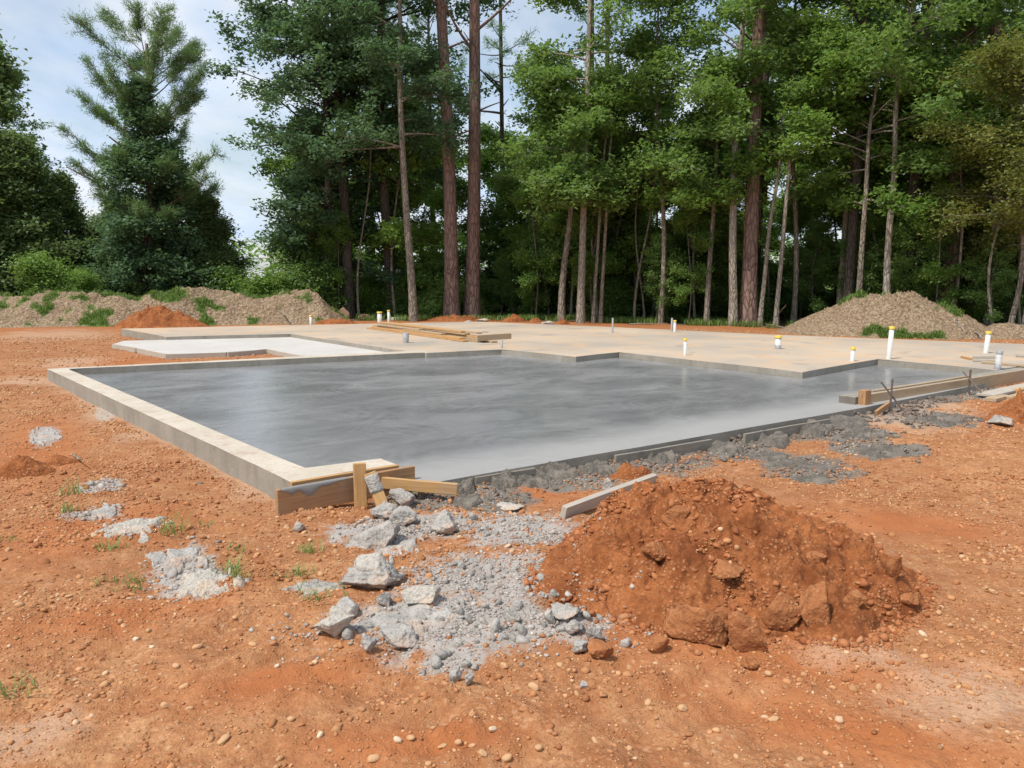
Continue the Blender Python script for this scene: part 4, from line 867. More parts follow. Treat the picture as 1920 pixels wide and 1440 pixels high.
# a few larger cobbles that can be counted
tcob = NT('tan_cobble'); M['cobble'] = tcob.done(tcob.mix(tcob.noise(9, 5, .7), (0.44, 0.24, 0.115), (0.58, 0.37, 0.20)), .8, tcob.bump(tcob.noise(60, 4), .4, .006), .3)
tcp = NT('pale_cobble'); M['cobble_pale'] = tcp.done(tcp.mix(tcp.noise(9, 5, .7), (0.54, 0.40, 0.26), (0.66, 0.53, 0.38)), .75, tcp.bump(tcp.noise(60, 4), .3, .006), .3)
CM = [mesh_np('cobble', *rock_vf(300 + i, 1, .78, .62, 3, 4, .09, 1.3, .68), [M['cobble_pale' if i % 6 == 0 else 'cobble']], True) for i in range(9)]
COB = [(355, 1330), (310, 1325), (420, 1390), (345, 1290), (225, 1165), (255, 1200), (280, 1185), (440, 1160), (232, 1175), (370, 1215), (285, 1215), (545, 1350), (330, 1250), (830, 1400), (885, 1400), (860, 1395), (700, 1425), (950, 1425), (1010, 1405), (925, 1370), (1000, 1290), (945, 1250), (1050, 1250), (1215, 1320), (1280, 1330), (1450, 1350), (1380, 1420), (1440, 1265), (1430, 1300), (1590, 1160), (1730, 1190), (1780, 1175), (1730, 1365), (1760, 1150), (1860, 1110), (1640, 1300), (600, 1380), (770, 1385), (745, 1390), (905, 1415), (1115, 1390), (1180, 1405), (130, 1120), (50, 1115), (30, 1130), (520, 1250), (475, 1210), (620, 1410), (1845, 1225), (1500, 1425)]
for i, (x, y) in enumerate(COB):
    q = hit(x, y); s = .011 + .010 * rs0.rand(); o = link('cobble', CM[rs0.randint(9)])
    o.location = (q[0], q[1], q[2] + s * .2); o.scale = (s * rs0.uniform(.9, 1.4), s, s); o.rotation_euler = (rs0.normal() * .3, rs0.normal() * .3, rs0.uniform(0, 6))
    tag(o, 'rounded tan cobble larger than the gravel around it in the foreground', 'stone', 'larger loose cobbles on the foreground clay')

# ------------------------------------------------------------------ grass
def blades(pts, hgt, wid, lean, seed, per=1):
    rs = np.random.RandomState(seed); n = len(pts) * per; p = np.repeat(pts, per, 0); a = rs.uniform(0, 2 * PI, n); h = hgt * rs.uniform(.5, 1.3, n); l = lean * rs.uniform(.2, 1.3, n) * h
    d = np.stack([np.cos(a), np.sin(a), np.zeros(n)], 1); sd = np.stack([-np.sin(a), np.cos(a), np.zeros(n)], 1) * (wid * rs.uniform(.7, 1.3, n))[:, None] / 2; up = np.array((0, 0, 1.0))
    p1 = p + d * (l * .3)[:, None] + up * (h * .6)[:, None]; p2 = p + d * l[:, None] + up * (h * .95)[:, None]
    V = np.stack([p - sd, p + sd, p1 + sd * .8, p1 - sd * .8, p2], 1).reshape(-1, 3); k = np.arange(n) * 5
    Q = np.stack([k, k + 1, k + 2, k + 3], 1); T = np.stack([k + 3, k + 2, k + 4, k + 4], 1)
    F3 = np.concatenate([np.stack([k, k + 1, k + 2], 1), np.stack([k, k + 2, k + 3], 1), np.stack([k + 3, k + 2, k + 4], 1)])
    return V, F3, np.repeat(rs.rand(n), 5)
WEEDS = [(125, 960, .11), (320, 1000, .17), (245, 1110, .09), (215, 1095, .08), (425, 1072, .10), (450, 1092, .08), (570, 1030, .09), (560, 1080, .08), (595, 1133, .08), (450, 1030, .07), (130, 930, .13), (205, 1030, .08), (5, 1015, .06), (20, 1300, .08), (265, 1085, .08), (385, 985, .05)]
for i, (x, y, h) in enumerate(WEEDS):
    q = at(x, y); rs = np.random.RandomState(400 + i); n = int(rs.uniform(7, 18)); w_ = rs.uniform(.03, .07); pts = np.stack([rs.normal(0, w_, n), rs.normal(0, w_ * .6, n), np.zeros(n)], 1)
    V, f, tn = blades(pts, h * .85, .006, 1.5, 410 + i, 2); o = link('weed_tuft', mesh_np('weed_tuft', V, f, [M['weed']], False, dict(tone=tn)))
    o.location = (q[0], q[1], float(hz(np.array([q[0]]), np.array([q[1]]))[0]) - .005)
    tag(o, 'small tuft of green grass growing out of the left foreground clay', 'grass tuft', 'grass tufts in the left foreground')
rs = np.random.RandomState(77)
def grass_on(V, hgt, dens, seed, name, label, bl, per=2):
    rs = np.random.RandomState(seed); idx = rs.choice(len(V), dens, replace=True); p = V[idx] + np.stack([rs.normal(0, .04, dens), rs.normal(0, .04, dens), np.full(dens, -.01)], 1)
    v, f, tn = blades(p, bl, .022, .7, seed + 1, per); o = link(name, mesh_np(name, v, f, [M['grass']], False, dict(tone=tn))); tag(o, label, 'grass', None, 'stuff')
gv = green1((BV[:, 0] * 0), 0, BV[:, 0], BV[:, 1]); lx = ((BV[:, 0] - bc[0]) * math.cos(.22) + (BV[:, 1] - bc[1]) * math.sin(.22)) / 8.6
gv = green1(lx, 0, BV[:, 0], BV[:, 1]); sel = BV[(BH.ravel() > .1) & (gv > .55)]
grass_on(sel, .2, 10000, 501, 'grass', 'green grass patches on the left earth bank', .16)
ly2 = (-(EV[:, 0] - EC[0]) * math.sin(-.45) + (EV[:, 1] - EC[1]) * math.cos(-.45)) / 2.1
sel = EV[(EH.ravel() > .03) & (green2(0, ly2, EV[:, 0], EV[:, 1]) > .55)]
grass_on(sel, .2, 2200, 503, 'grass', 'green grass on the right earth mound', .13)
xx = rs.uniform(-12, 22, 16000); yy = edge_y(xx) + rs.uniform(-.8, 3.2, 16000)**1.0; kk = (fbm2(xx * .6, yy * .6, 3, 131) + .25 * np.exp(-((xx - 7) / 3)**2)) > .12
pp = np.stack([xx, yy, hz(xx, yy)], 1)[kk]; v, f, tn = blades(pp, .24, .024, .7, 505, 2)
tag(link('grass', mesh_np('grass', v, f, [M['grass']], False, dict(tone=tn))), 'green grass strip along the edge of the woods', 'grass', None, 'stuff')

# ------------------------------------------------------------------ trees
def leaves(cent, k, spread, size, seed, flat=.5, tilt=.55, tone=None, wid=.36):
    rs = np.random.RandomState(seed); n = len(cent) * k; c = np.repeat(cent, k, 0) + rs.normal(size=(n, 3)) * np.array((1, 1, flat)) * spread
    nr = np.stack([rs.normal(0, tilt, n), rs.normal(0, tilt, n), np.ones(n)], 1); nr /= np.linalg.norm(nr, axis=1)[:, None]
    a = rs.uniform(0, 2 * PI, n); ax = np.stack([np.cos(a), np.sin(a), rs.normal(-.25, .3, n)], 1); ax -= nr * (ax * nr).sum(1)[:, None]; ax /= np.linalg.norm(ax, axis=1)[:, None]
    b = np.cross(nr, ax); s = (size * rs.uniform(.65, 1.3, n))[:, None]
    V = np.stack([c + b * s * wid, c + ax * s, c - b * s * wid], 1).reshape(-1, 3); q = np.arange(n) * 3
    f = np.stack([q, q + 1, q + 2], 1)
    t = (np.repeat(rs.rand(len(cent)) if tone is None else tone, k) * .6 + rs.rand(n) * .4); return V, f, np.repeat(t, 3)
def needles(cent, dirs, k, ln, seed, w=.028):
    rs = np.random.RandomState(seed); n = len(cent) * k; c = np.repeat(cent, k, 0); d = np.repeat(dirs, k, 0) * .7 + rs.normal(size=(n, 3)) * .62; d /= np.linalg.norm(d, axis=1)[:, None]
    d[:, 2] += .12; L = ln * rs.uniform(.7, 1.2, n); s = np.cross(d, rs.normal(size=(n, 3))); s /= np.linalg.norm(s, axis=1)[:, None] + 1e-9; s *= w / 2
    c = c + rs.normal(size=(n, 3)) * .09
    V = np.stack([c - s, c + s, c + d * L[:, None]], 1).reshape(-1, 3); q = np.arange(n) * 3
    return V, np.stack([q, q + 1, q + 2], 1), np.repeat(np.repeat(rs.rand(len(cent)), k) * .6 + rs.rand(n) * .4, 3)
def trunk_line(hgt, r, lean=(0, 0), bend=.0, seed=0, n=14, pts=None, taper=.75):
    rs = np.random.RandomState(seed); t = np.linspace(0, 1, n); z = hgt * t; ph = rs.uniform(0, 6, 2)
    if pts is not None:
        x = np.interp(z, [p[1] for p in pts], [p[0] for p in pts]); 
        x = np.convolve(np.pad(x, 1, mode='edge'), [.25, .5, .25], 'valid'); y = lean[1] * z + bend * (np.sin(t * 6 + ph[1]) - math.sin(ph[1])) * .5
    else:
        x = lean[0] * z + bend * (np.sin(t * 5 + ph[0]) - math.sin(ph[0])); y = lean[1] * z + bend * (np.sin(t * 6 + ph[1]) - math.sin(ph[1]))
    P = np.stack([x, y, z], 1); P[0, 2] = -.25
    R = r * (1 - taper * t**1.1); R[0] = r * 1.35; R[1] *= 1.04
    return P, R
def on_trunk(P, z): return np.stack([np.interp(z, P[:, 2], P[:, 0]), np.interp(z, P[:, 2], P[:, 1]), z], -1)
def broadleaf(seed, hgt, r, base, rad, prof='round', n1=34, n2=6, ncl=5, k=9, size=.15, lean=(0, 0), bend=.2, pts=None, up=.48, spread=.21, flat=.55, droop=.14, shape=1.0, az=None):
    rs = np.random.RandomState(seed); P0, R0 = trunk_line(hgt, r, lean, bend, seed, 16, pts)
    t = np.sort(rs.uniform(0, 1, n1)); z = base + (hgt * .985 - base) * t**.9; st = on_trunk(P0, z)
    A = rs.uniform(0, 2 * PI, n1) if az is None else rs.normal(az[0], az[1], n1)
    pr = {'round': np.sin(PI * (t * .80 + .17))**.7, 'cone': (1 - t)**.8 * .95 + .08, 'top': t**.6 * (1.02 - t)**.35 * 1.35, 'even': np.minimum(1, (1 - t) * 4 + .1)}[prof]
    L = rad * pr * rs.uniform(.65, 1.15, n1)
    el = up * (.2 + t * 1.3) + rs.normal(0, .22, n1)
    d = np.stack([np.cos(A) * np.cos(el), np.sin(A) * np.cos(el), np.sin(el)], 1)
    s = np.linspace(0, 1, 6)[None, :, None]; wob = rs.normal(size=(n1, 1, 3)) * .08
    B = st[:, None] + d[:, None] * L[:, None, None] * s + np.array((0, 0, 1.0)) * (L[:, None, None] * (-droop * s**2)) + wob * L[:, None, None] * s**2
    rb = np.clip(np.interp(z, P0[:, 2], R0) * .42, .012, .08)[:, None] * (1 - .8 * np.linspace(0, 1, 6))[None]
    # secondaries
    i1 = np.repeat(np.arange(n1), n2); t2 = rs.uniform(.22, 1.0, n1 * n2); fi = t2 * 5; i0 = np.minimum(fi.astype(int), 4); fr = (fi - i0)[:, None]
    s2 = B[i1, i0] * (1 - fr) + B[i1, i0 + 1] * fr; sg = np.where(rs.rand(n1 * n2) < .5, 1, -1); A2 = A[i1] + sg * rs.uniform(.35, 1.25, n1 * n2) * (1 - .5 * (t2 > .9))
    L2 = L[i1] * rs.uniform(.22, .5, n1 * n2) * (1.15 - .5 * t2) + .15; e2 = rs.normal(.15, .35, n1 * n2)
    d2 = np.stack([np.cos(A2) * np.cos(e2), np.sin(A2) * np.cos(e2), np.sin(e2)], 1); q = np.linspace(0, 1, 4)[None, :, None]
    B2 = s2[:, None] + d2[:, None] * L2[:, None, None] * q - np.array((0, 0, 1.0)) * (L2[:, None, None] * .18 * q**2)
    rb2 = np.full((n1 * n2, 4), .012) * (1 - .7 * np.linspace(0, 1, 4))[None]
    wood = joinvf([tubes(P0[None], R0[None], 10), tubes(B, rb, 5), tubes(B2, rb2, 3)])
    # clusters
    j = np.repeat(np.arange(n1 * n2), ncl); tt = rs.uniform(.25, 1.05, len(j))[:, None]; cl = s2[j] + d2[j] * L2[j][:, None] * tt - np.array((0, 0, 1.0)) * (L2[j][:, None] * .18 * tt**2) + rs.normal(0, .08, (len(j), 3))
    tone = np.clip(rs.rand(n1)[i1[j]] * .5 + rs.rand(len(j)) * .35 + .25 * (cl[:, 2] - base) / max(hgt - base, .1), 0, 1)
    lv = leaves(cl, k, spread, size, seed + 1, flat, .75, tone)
    return wood, lv
def pine(seed, hgt, r, base, rad, lean=(0, 0), bend=.06, n1=34, dead=10, pts=None, ntw=7, kn=12, deadz=None, up=.45, topw=.72, tw0=.35, nl=.24, nw=.028):
    rs = np.random.RandomState(seed); P0, R0 = trunk_line(hgt, r, lean, bend, seed, 18, pts, .68); parts = [tubes(P0[None], R0[None], 12)]
    t = np.sort(rs.uniform(0, 1, n1)); z = base + (hgt * .99 - base) * t; st = on_trunk(P0, z); A = np.arange(n1) * 2.4 + rs.normal(0, .4, n1)
    L = rad * np.clip(np.sin(PI * (t * topw + .24)), .12, 1) * rs.uniform(.65, 1.15, n1); el = up * (.3 + t * 1.6) + rs.normal(0, .15, n1)
    d = np.stack([np.cos(A) * np.cos(el), np.sin(A) * np.cos(el), np.sin(el)], 1); s = np.linspace(0, 1, 7)[None, :, None]
    B = st[:, None] + d[:, None] * L[:, None, None] * s + np.array((0, 0, 1.0)) * L[:, None, None] * (.16 * s**2.2 - .12 * s * (1 - s)) + rs.normal(size=(n1, 1, 3)) * .06 * L[:, None, None] * s**2
    rb = np.clip(np.interp(z, P0[:, 2], R0) * .38, .014, .075)[:, None] * (1 - .8 * np.linspace(0, 1, 7))[None]; parts.append(tubes(B, rb, 5))
    i1 = np.repeat(np.arange(n1), ntw); t2 = rs.uniform(tw0, 1.0, n1 * ntw); fi = t2 * 6; i0 = np.minimum(fi.astype(int), 5); fr = (fi - i0)[:, None]
    s2 = B[i1, i0] * (1 - fr) + B[i1, i0 + 1] * fr; A2 = A[i1] + rs.normal(0, .8, len(i1)); e2 = rs.normal(.45, .3, len(i1)); L2 = rs.uniform(.25, .8, len(i1)) * (1.2 - .5 * t2)
    d2 = np.stack([np.cos(A2) * np.cos(e2), np.sin(A2) * np.cos(e2), np.sin(e2)], 1); q = np.linspace(0, 1, 4)[None, :, None]; B2 = s2[:, None] + d2[:, None] * L2[:, None, None] * q
    parts.append(tubes(B2, np.full((len(i1), 4), .011), 3))
    tf = np.concatenate([B2[:, 3], B2[:, 2], B2[:, 1] ]); td = np.concatenate([d2, d2, d2])
    if dead:
        dzr = deadz or (base * .45, base); zd = rs.uniform(dzr[0], dzr[1], dead); sd_ = on_trunk(P0, zd); Ad = rs.uniform(0, 2 * PI, dead); ed = rs.uniform(.05, .75, dead); Ld = rs.choice([.5, .9, 1.6, 2.6], dead) * rs.uniform(.7, 1.2, dead)
        dd = np.stack([np.cos(Ad) * np.cos(ed), np.sin(Ad) * np.cos(ed), np.sin(ed)], 1); Bd = sd_[:, None] + dd[:, None] * Ld[:, None, None] * s + rs.normal(size=(dead, 1, 3)) * .10 * Ld[:, None, None] * s**2
        parts.append(tubes(Bd, np.clip(.05 * Ld**.5, .025, .07)[:, None] * (1 - .6 * np.linspace(0, 1, 7))[None], 5))
    return joinvf(parts), needles(tf, td, kn, nl, seed + 2, nw)
def cedar(seed, hgt, r, rad, n1=90, ncl=9, k=9, size=.13):
    return broadleaf(seed, hgt, r, .25, rad, 'cone', n1, 6, ncl, k, size, (0, 0), .05, None, .6, .20, .8, -.05)
TREES = 0
def meshes(key, wl, bark, leaf):
    (wv, wf), (lv, lf, tn) = wl
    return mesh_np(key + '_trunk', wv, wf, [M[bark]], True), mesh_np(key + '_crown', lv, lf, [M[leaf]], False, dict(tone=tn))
def plant(name, ms, x, y, label, cat='tree', group=None, rz=0.0, sc=(1, 1, 1)):
    e = empty(name, (x, y, float(hz(np.array([x]), np.array([y]))[0])), label, cat, group, rz); e.scale = sc
    link('trunk', ms[0], e); link('crown', ms[1], e); return e
GF = 'trees along the front edge of the woods'
# --- the two tall pines and their neighbours
def P_(px, Y): return xat(px, Y), Y
def shape_(Y, base_px, pts):   # trunk bend from the photo: list of (px,py) -> (dx,z)
    x0 = xat(base_px, Y); out = []
    for px, py in pts:
        z = zat(py, Y); out.append((xat(px, Y, z) - x0, z))
    return out
def front(name, base_px, Y, pts, wl, bark, leaf, label, cat='tree', rz=0):
    x, y = P_(base_px, Y); return plant(name, meshes(name, wl, bark, leaf), x, y, label, cat, GF, rz)
sp = lambda Y, b, pts: shape_(Y, b, pts)
Yp = 33.5
front('pine_tree', 847, Yp, 0, pine(601, 25, .30, 15.5, 3.2, pts=sp(Yp, 847, [(847, 598), (846, 480), (843, 320), (835, 160), (826, 0)]) + [(-.9, 25)], dead=16, deadz=(7, 15)), 'pinebark', 'needle', 'left one of the close pair of tall bare pines near the centre')
front('pine_tree', 884, Yp + .6, 0, pine(602, 26, .31, 16, 3.4, pts=sp(Yp + .6, 884, [(884, 598), (888, 450), (890, 250), (890, 0)]) + [(.2, 26)], dead=20, deadz=(6.5, 16)), 'pinebark', 'needle', 'right one of the close pair of tall bare pines near the centre')
front('pine_tree', 941, 43, 0, pine(603, 24, .15, 12, 2.2, dead=12, deadz=(9, 13), n1=22), 'darkbark', 'needle', 'thin straight pine against the sky gap right of the pair')
front('gum_tree', 777, 32, 0, broadleaf(604, 17, .165, 6.5, 2.4, 'even', 24, 7, 6, 14, 0.152, pts=sp(32, 777, [(777, 598), (768, 480), (762, 400), (756, 300), (750, 150), (752, 0)]) + [(-.5, 17)]), 'gumbark', 'leaf_dark', 'leaning grey trunked tree just left of the paired pines')
front('gum_tree', 737, 36, 0, broadleaf(605, 20, .26, 6.0, 4.0, 'even', 40, 8, 7, 12, .17), 'darkbark', 'leaf_dark', 'straight dark trunked gum tree left of the leaning grey trunk')
front('gum_tree', 655, 35, 0, broadleaf(606, 19, .24, 3.4, 4.4, 'even', 48, 8, 7, 12, .17), 'darkbark', 'leaf_dark', 'broad dark gum tree whose crown fills the left of the woods')
front('gum_tree', 612, 35.5, 0, broadleaf(607, 17.5, .22, 1.8, 2.9, 'even', 50, 8, 7, 12, .17), 'darkbark', 'leaf_dark', 'dark gum tree at the left end of the broadleaf crowns')
front('gum_tree', 1088, 31, 0, broadleaf(608, 18, .15, 5.0, 2.5, 'even', 42, 8, 6, 12, .16, pts=sp(31, 1083, [(1083, 600), (1090, 350), (1096, 150), (1100, 0)]) + [(.6, 18)]), 'palebark', 'leaf_mid', 'pale slim trunked tree with the big green crown right of the sky gap')
front('gum_tree', 1053, 31.5, 0, broadleaf(609, 8.5, .15, 4.2, 2.6, 'round', 26, 7, 6, 14, .16), 'gumbark', 'leaf_mid', 'brown slim trunk just left of the pale slim trunk')
front('sapling', 1112, 31, 0, broadleaf(610, 10, .075, 7.0, 1.3, 'round', 10, 5, 4, 14, 0.120, pts=sp(31, 1112, [(1112, 600), (1122, 450), (1130, 300)]) + [(.6, 9)]), 'gumbark', 'leaf_mid', 'left one of two thin leaning stems right of the pale slim trunk', 'sapling')
front('sapling', 1126, 31, 0, broadleaf(611, 10, .08, 7.2, 1.3, 'round', 10, 5, 4, 14, 0.120, pts=sp(31, 1126, [(1126, 600), (1137, 400), (1142, 280)]) + [(.6, 9.5)]), 'gumbark', 'leaf_lime', 'right one of two thin leaning stems right of the pale slim trunk', 'sapling')
front('gum_tree', 1238, 30.5, 0, broadleaf(612, 13, .10, 4.8, 2.4, 'even', 26, 7, 6, 12, .16), 'gumbark', 'leaf_mid', 'slender tree midway between the pale slim trunk and the red pine')
front('maple_tree', 1325, 29.5, 0, broadleaf(613, 9, .11, 3.6, 2.7, 'round', 22, 7, 6, 14, .16, bend=.1), 'gumbark', 'leaf_lime', 'small maple with bright sprays left of the red trunked pine')
front('gum_tree', 1376, 28.5, 0, broadleaf(614, 15, .15, 5.6, 2.6, 'even', 26, 7, 6, 12, .16, pts=sp(28.5, 1376, [(1376, 608), (1372, 480), (1376, 330), (1380, 230)]) + [(.2, 15)]), 'palebark', 'leaf_mid', 'pale smooth trunk close to the left of the red pine')
front('sapling', 1388, 29.5, 0, broadleaf(615, 5, .08, 2.6, .9, 'round', 8, 4, 4, 14, 0.112), 'gumbark', 'leaf_lime', 'thin short stem wedged between the pale trunk and the red pine', 'sapling')
front('pine_tree', 1402, 28.8, 0, pine(616, 24, .28, 13, 3.2, pts=sp(28.8, 1402, [(1402, 607), (1408, 450), (1415, 250), (1422, 60)]) + [(.7, 24)], dead=6, deadz=(8, 13)), 'pinebark', 'needle', 'thick reddish pine trunk standing alone right of centre')
front('sapling', 1424, 28.6, 0, broadleaf(617, 10.5, .085, 7.2, 1.8, 'round', 16, 6, 5, 14, 0.120, pts=sp(28.6, 1424, [(1424, 606), (1434, 520), (1437, 450), (1448, 370), (1458, 330), (1462, 230)]) + [(.9, 9)]), 'palebark', 'leaf_mid', 'curved pale sapling right of the red pine', 'sapling')
front('sapling', 1454, 28.4, 0, broadleaf(618, 10.5, .09, 7.4, 1.9, 'round', 16, 6, 5, 14, 0.120, pts=sp(28.4, 1454, [(1454, 608), (1464, 500), (1470, 400), (1478, 300), (1484, 220)]) + [(.8, 9)]), 'palebark', 'leaf_lime', 'second curved pale sapling right of the red pine', 'sapling')
front('gum_tree', 1487, 29.5, 0, broadleaf(619, 14, .10, 5.4, 2.3, 'even', 26, 7, 6, 12, .16), 'gumbark', 'leaf_mid', 'straight slim trunk behind the left foot of the earth mound')
front('gum_tree', 1572, 29, 0, broadleaf(620, 15, .13, 5.8, 2.6, 'even', 28, 7, 6, 12, .16, pts=sp(29, 1572, [(1572, 600), (1585, 470), (1590, 380)]) + [(.6, 15)]), 'gumbark', 'leaf_mid', 'slim trunk rising behind the left slope of the earth mound')
front('maple_tree', 1608, 27, 0, broadleaf(621, 9.5, .11, 3.8, 2.4, 'round', 22, 7, 6, 14, .16, pts=sp(27, 1608, [(1608, 600), (1613, 450), (1620, 350), (1625, 250)]) + [(.5, 10)]), 'gumbark', 'leaf_lime', 'maple with a low bright spray behind the top of the earth mound')
front('maple_tree', 1662, 26.5, 0, broadleaf(622, 13, .125, 5.6, 2.9, 'round', 30, 7, 6, 12, .16, pts=sp(26.5, 1662, [(1662, 580), (1668, 450), (1684, 320), (1684, 160)]) + [(.6, 13)]), 'palebark', 'leaf_mid', 'pale wavy trunked maple behind the crest of the earth mound')
front('pine_tree', 1772, 27, 0, pine(623, 24, .28, 14, 3, dead=6, deadz=(9, 14), lean=(.015, 0)), 'pinebark', 'needle', 'dark thick pine left of two at the upper right')
front('pine_tree', 1802, 27.6, 0, pine(624, 24, .25, 13, 3, dead=9, deadz=(8.5, 13), lean=(.045, 0)), 'pinebark', 'needle', 'leaning thick pine right of two at the upper right')
front('gum_tree', 1850, 26, 0, broadleaf(625, 12, .11, 4.6, 2.4, 'even', 26, 7, 6, 12, 0.140), 'gumbark', 'leaf_mid', 'slim grey trunk at right behind the tilted pipe')
front('sapling', 1888, 23.8, 0, broadleaf(626, 7.6, .085, 2.6, 2.5, 'round', 26, 7, 5, 16, 0.100, lean=(.03, 0)), 'gumbark', 'leaf_olive', 'yellowish leaved small tree at the right edge', 'sapling')
front('sapling', 1918, 23.2, 0, broadleaf(627, 8.6, .09, 3.0, 2.2, 'round', 22, 7, 5, 16, 0.100), 'gumbark', 'leaf_olive', 'thin trunk cut by the right edge with yellowish leaves', 'sapling')
# --- left side: open pine with ivy, cedars
front('pine_tree', 282, 34, 0, pine(631, 11.3, .19, 3.6, 3.3, pts=sp(34, 282, [(282, 560), (282, 400), (280, 200), (272, 10)]) + [(-.3, 13.6)], n1=40, dead=6, deadz=(4.0, 7), ntw=26, kn=22, up=.42, topw=.54, tw0=.42, nl=.17, nw=.022), 'pinebark', 'needle', 'open crowned pine standing against the sky at left')
ivx, ivy_ = P_(283, 33.95)
plant('ivy_column', meshes('ivy_column', broadleaf(632, 9.6, .10, .4, 2.5, 'cone', 70, 7, 6, 14, 0.144, droop=.1), 'darkbark', 'leaf_dark'), ivx, ivy_ - .35, 'dark leafy climber smothering the lower trunk of the open crowned pine', 'climber')
CED = [meshes('cedar', cedar(640 + i, [7.5, 6.0][i], .12, [2.3, 2.0][i], [85, 75][i], 8, 13, .135), 'darkbark', 'cedar') for i in range(2)]
GUMS = [meshes('woodland_gum', broadleaf(650 + i, [17, 19, 15][i], .16, [5.0, 7.5, 4.0][i], [3.2, 3.4, 3.0][i], 'even', 46, 8, 7, 16, 0.152), 'darkbark', ['leaf_mid', 'leaf_dark', 'leaf_mid'][i]) for i in range(3)]
LG = 'cedars behind the left earth bank'
for i, (px, Y, s, lab, w) in enumerate([(-15, 36, 1.7, 'tallest cedar at the left edge', 0), (55, 34, 1.0, 'cedar in front of the tallest at left', 0), (-40, 33, 1.35, 'cedar cut by the left edge', 1), (128, 35.5, .82, 'cedar between the left edge and the open pine', 0), (185, 36, .66, 'short cedar left of the open pine foot', 1), (235, 35.5, .85, 'cedar touching the open pine at its left', 1), (340, 35, .9, 'cedar right of the open pine foot', 0), (395, 36, .85, 'cedar between open pine and dark gums', 1), (-110, 35, 1.6, 'cedar beyond the left edge', 0), (300, 38, .8, 'cedar behind the open pine', 1)]):
    x, y = P_(px, Y); plant('cedar_tree', CED[w], x, y, 'dense dark ' + lab, 'tree', LG, i * 1.3, (s, s, s * 1.0))
x, y = P_(-25, 37.5); plant('gum_tree', GUMS[0], x, y, 'tall dark broadleaf tree at the far left rising above the cedars', 'tree', None, .5, (.85, .85, .76))
x, y = P_(-70, 37.5); plant('gum_tree', GUMS[2], x, y, 'broadleaf tree beyond the left edge above the cedars', 'tree', None, 2.5, (.9, .9, .82))
# --- deeper rows
BPINE = meshes('woodland_pine', pine(660, 23, .2, 12, 2.8, dead=10, n1=26), 'darkbark', 'needle')
BSAP = [meshes('woodland_sapling', broadleaf(670 + i, [8, 6][i], .06, [1.8, .9][i], [1.9, 1.7][i], 'round', 26, 7, 6, 13, .150), 'gumbark', ['leaf_lime', 'leaf_mid'][i]) for i in range(2)]
rs = np.random.RandomState(901); n = 0
for i in range(46):
    px = rs.uniform(440, 2050); x0 = (px - 960) / F * 36; Y = float(edge_y(x0)) + rs.uniform(4, 19); x = xat(px, Y)
    if 850 < px < 1040 or px < 590 or 1175 < px < 1265 or 1480 < px < 1580: continue
    if px > 1040 and rs.rand() < .4: continue
    kind = rs.rand()
    if px < 840: ms = GUMS[1] if kind < .6 else BPINE
    else: ms = GUMS[rs.randint(3)] if kind < .62 else BPINE
    s = rs.uniform(.8, 1.1); plant('woodland_tree', ms, x, Y, 'dark trunked tree deeper in the woods behind the front row', 'tree', 'trees deeper in the woods', rs.uniform(0, 6), (s, s, s))
for i in range(60):
    px = rs.uniform(540, 2030); x0 = (px - 960) / F * 34; Y = float(edge_y(x0)) + rs.uniform(1.5, 15) + (5 if px > 1440 else 0); x = xat(px, Y); s = rs.uniform(.6, 1.35)
    if 880 < px < 1010 and Y < 40: s *= .55
    plant('understory_sapling', BSAP[rs.randint(2)], x, Y, 'leafy understory sapling among the trunks of the woods', 'sapling', 'saplings among the trunks', rs.uniform(0, 6), (s, s, s))
for i in range(34):
    px = rs.uniform(600, 2000); x0 = (px - 960) / F * 33; Y = float(edge_y(x0)) + rs.uniform(.6, 4.0) + (3.5 if px > 1470 else 0); x = xat(px, Y); s = rs.uniform(.45, .85)
    if 860 < px < 1000: s *= .6
    if 1335 < px < 1470 or 820 < px < 905: continue
    plant('understory_sapling', BSAP[i % 2], x, Y, 'slim bright leaved sapling at the front of the woods', 'sapling', 'bright saplings at the woods front', rs.uniform(0, 6), (s * .75, s * .75, s))
STEM = [meshes('thin_stem', broadleaf(690 + i, [11, 9.5][i], .055, [7.4, 6.0][i], 1.3, 'round', 9, 5, 5, 12, .15, bend=.35), ['gumbark', 'palebark'][i], 'leaf_mid') for i in range(2)]
for i in range(30):
    px = rs.uniform(620, 1990); x0 = (px - 960) / F * 33; Y = float(edge_y(x0)) + rs.uniform(.5, 7) + (3 if px > 1470 else 0); x = xat(px, Y); s = rs.uniform(.75, 1.15)
    if 890 < px < 1010 and Y < 38: continue
    plant('thin_stem_tree', STEM[i % 2], x, Y, 'thin bare stemmed young tree among the front trunks', 'tree', 'thin stems among the front trunks', rs.uniform(0, 6), (s, s, s))
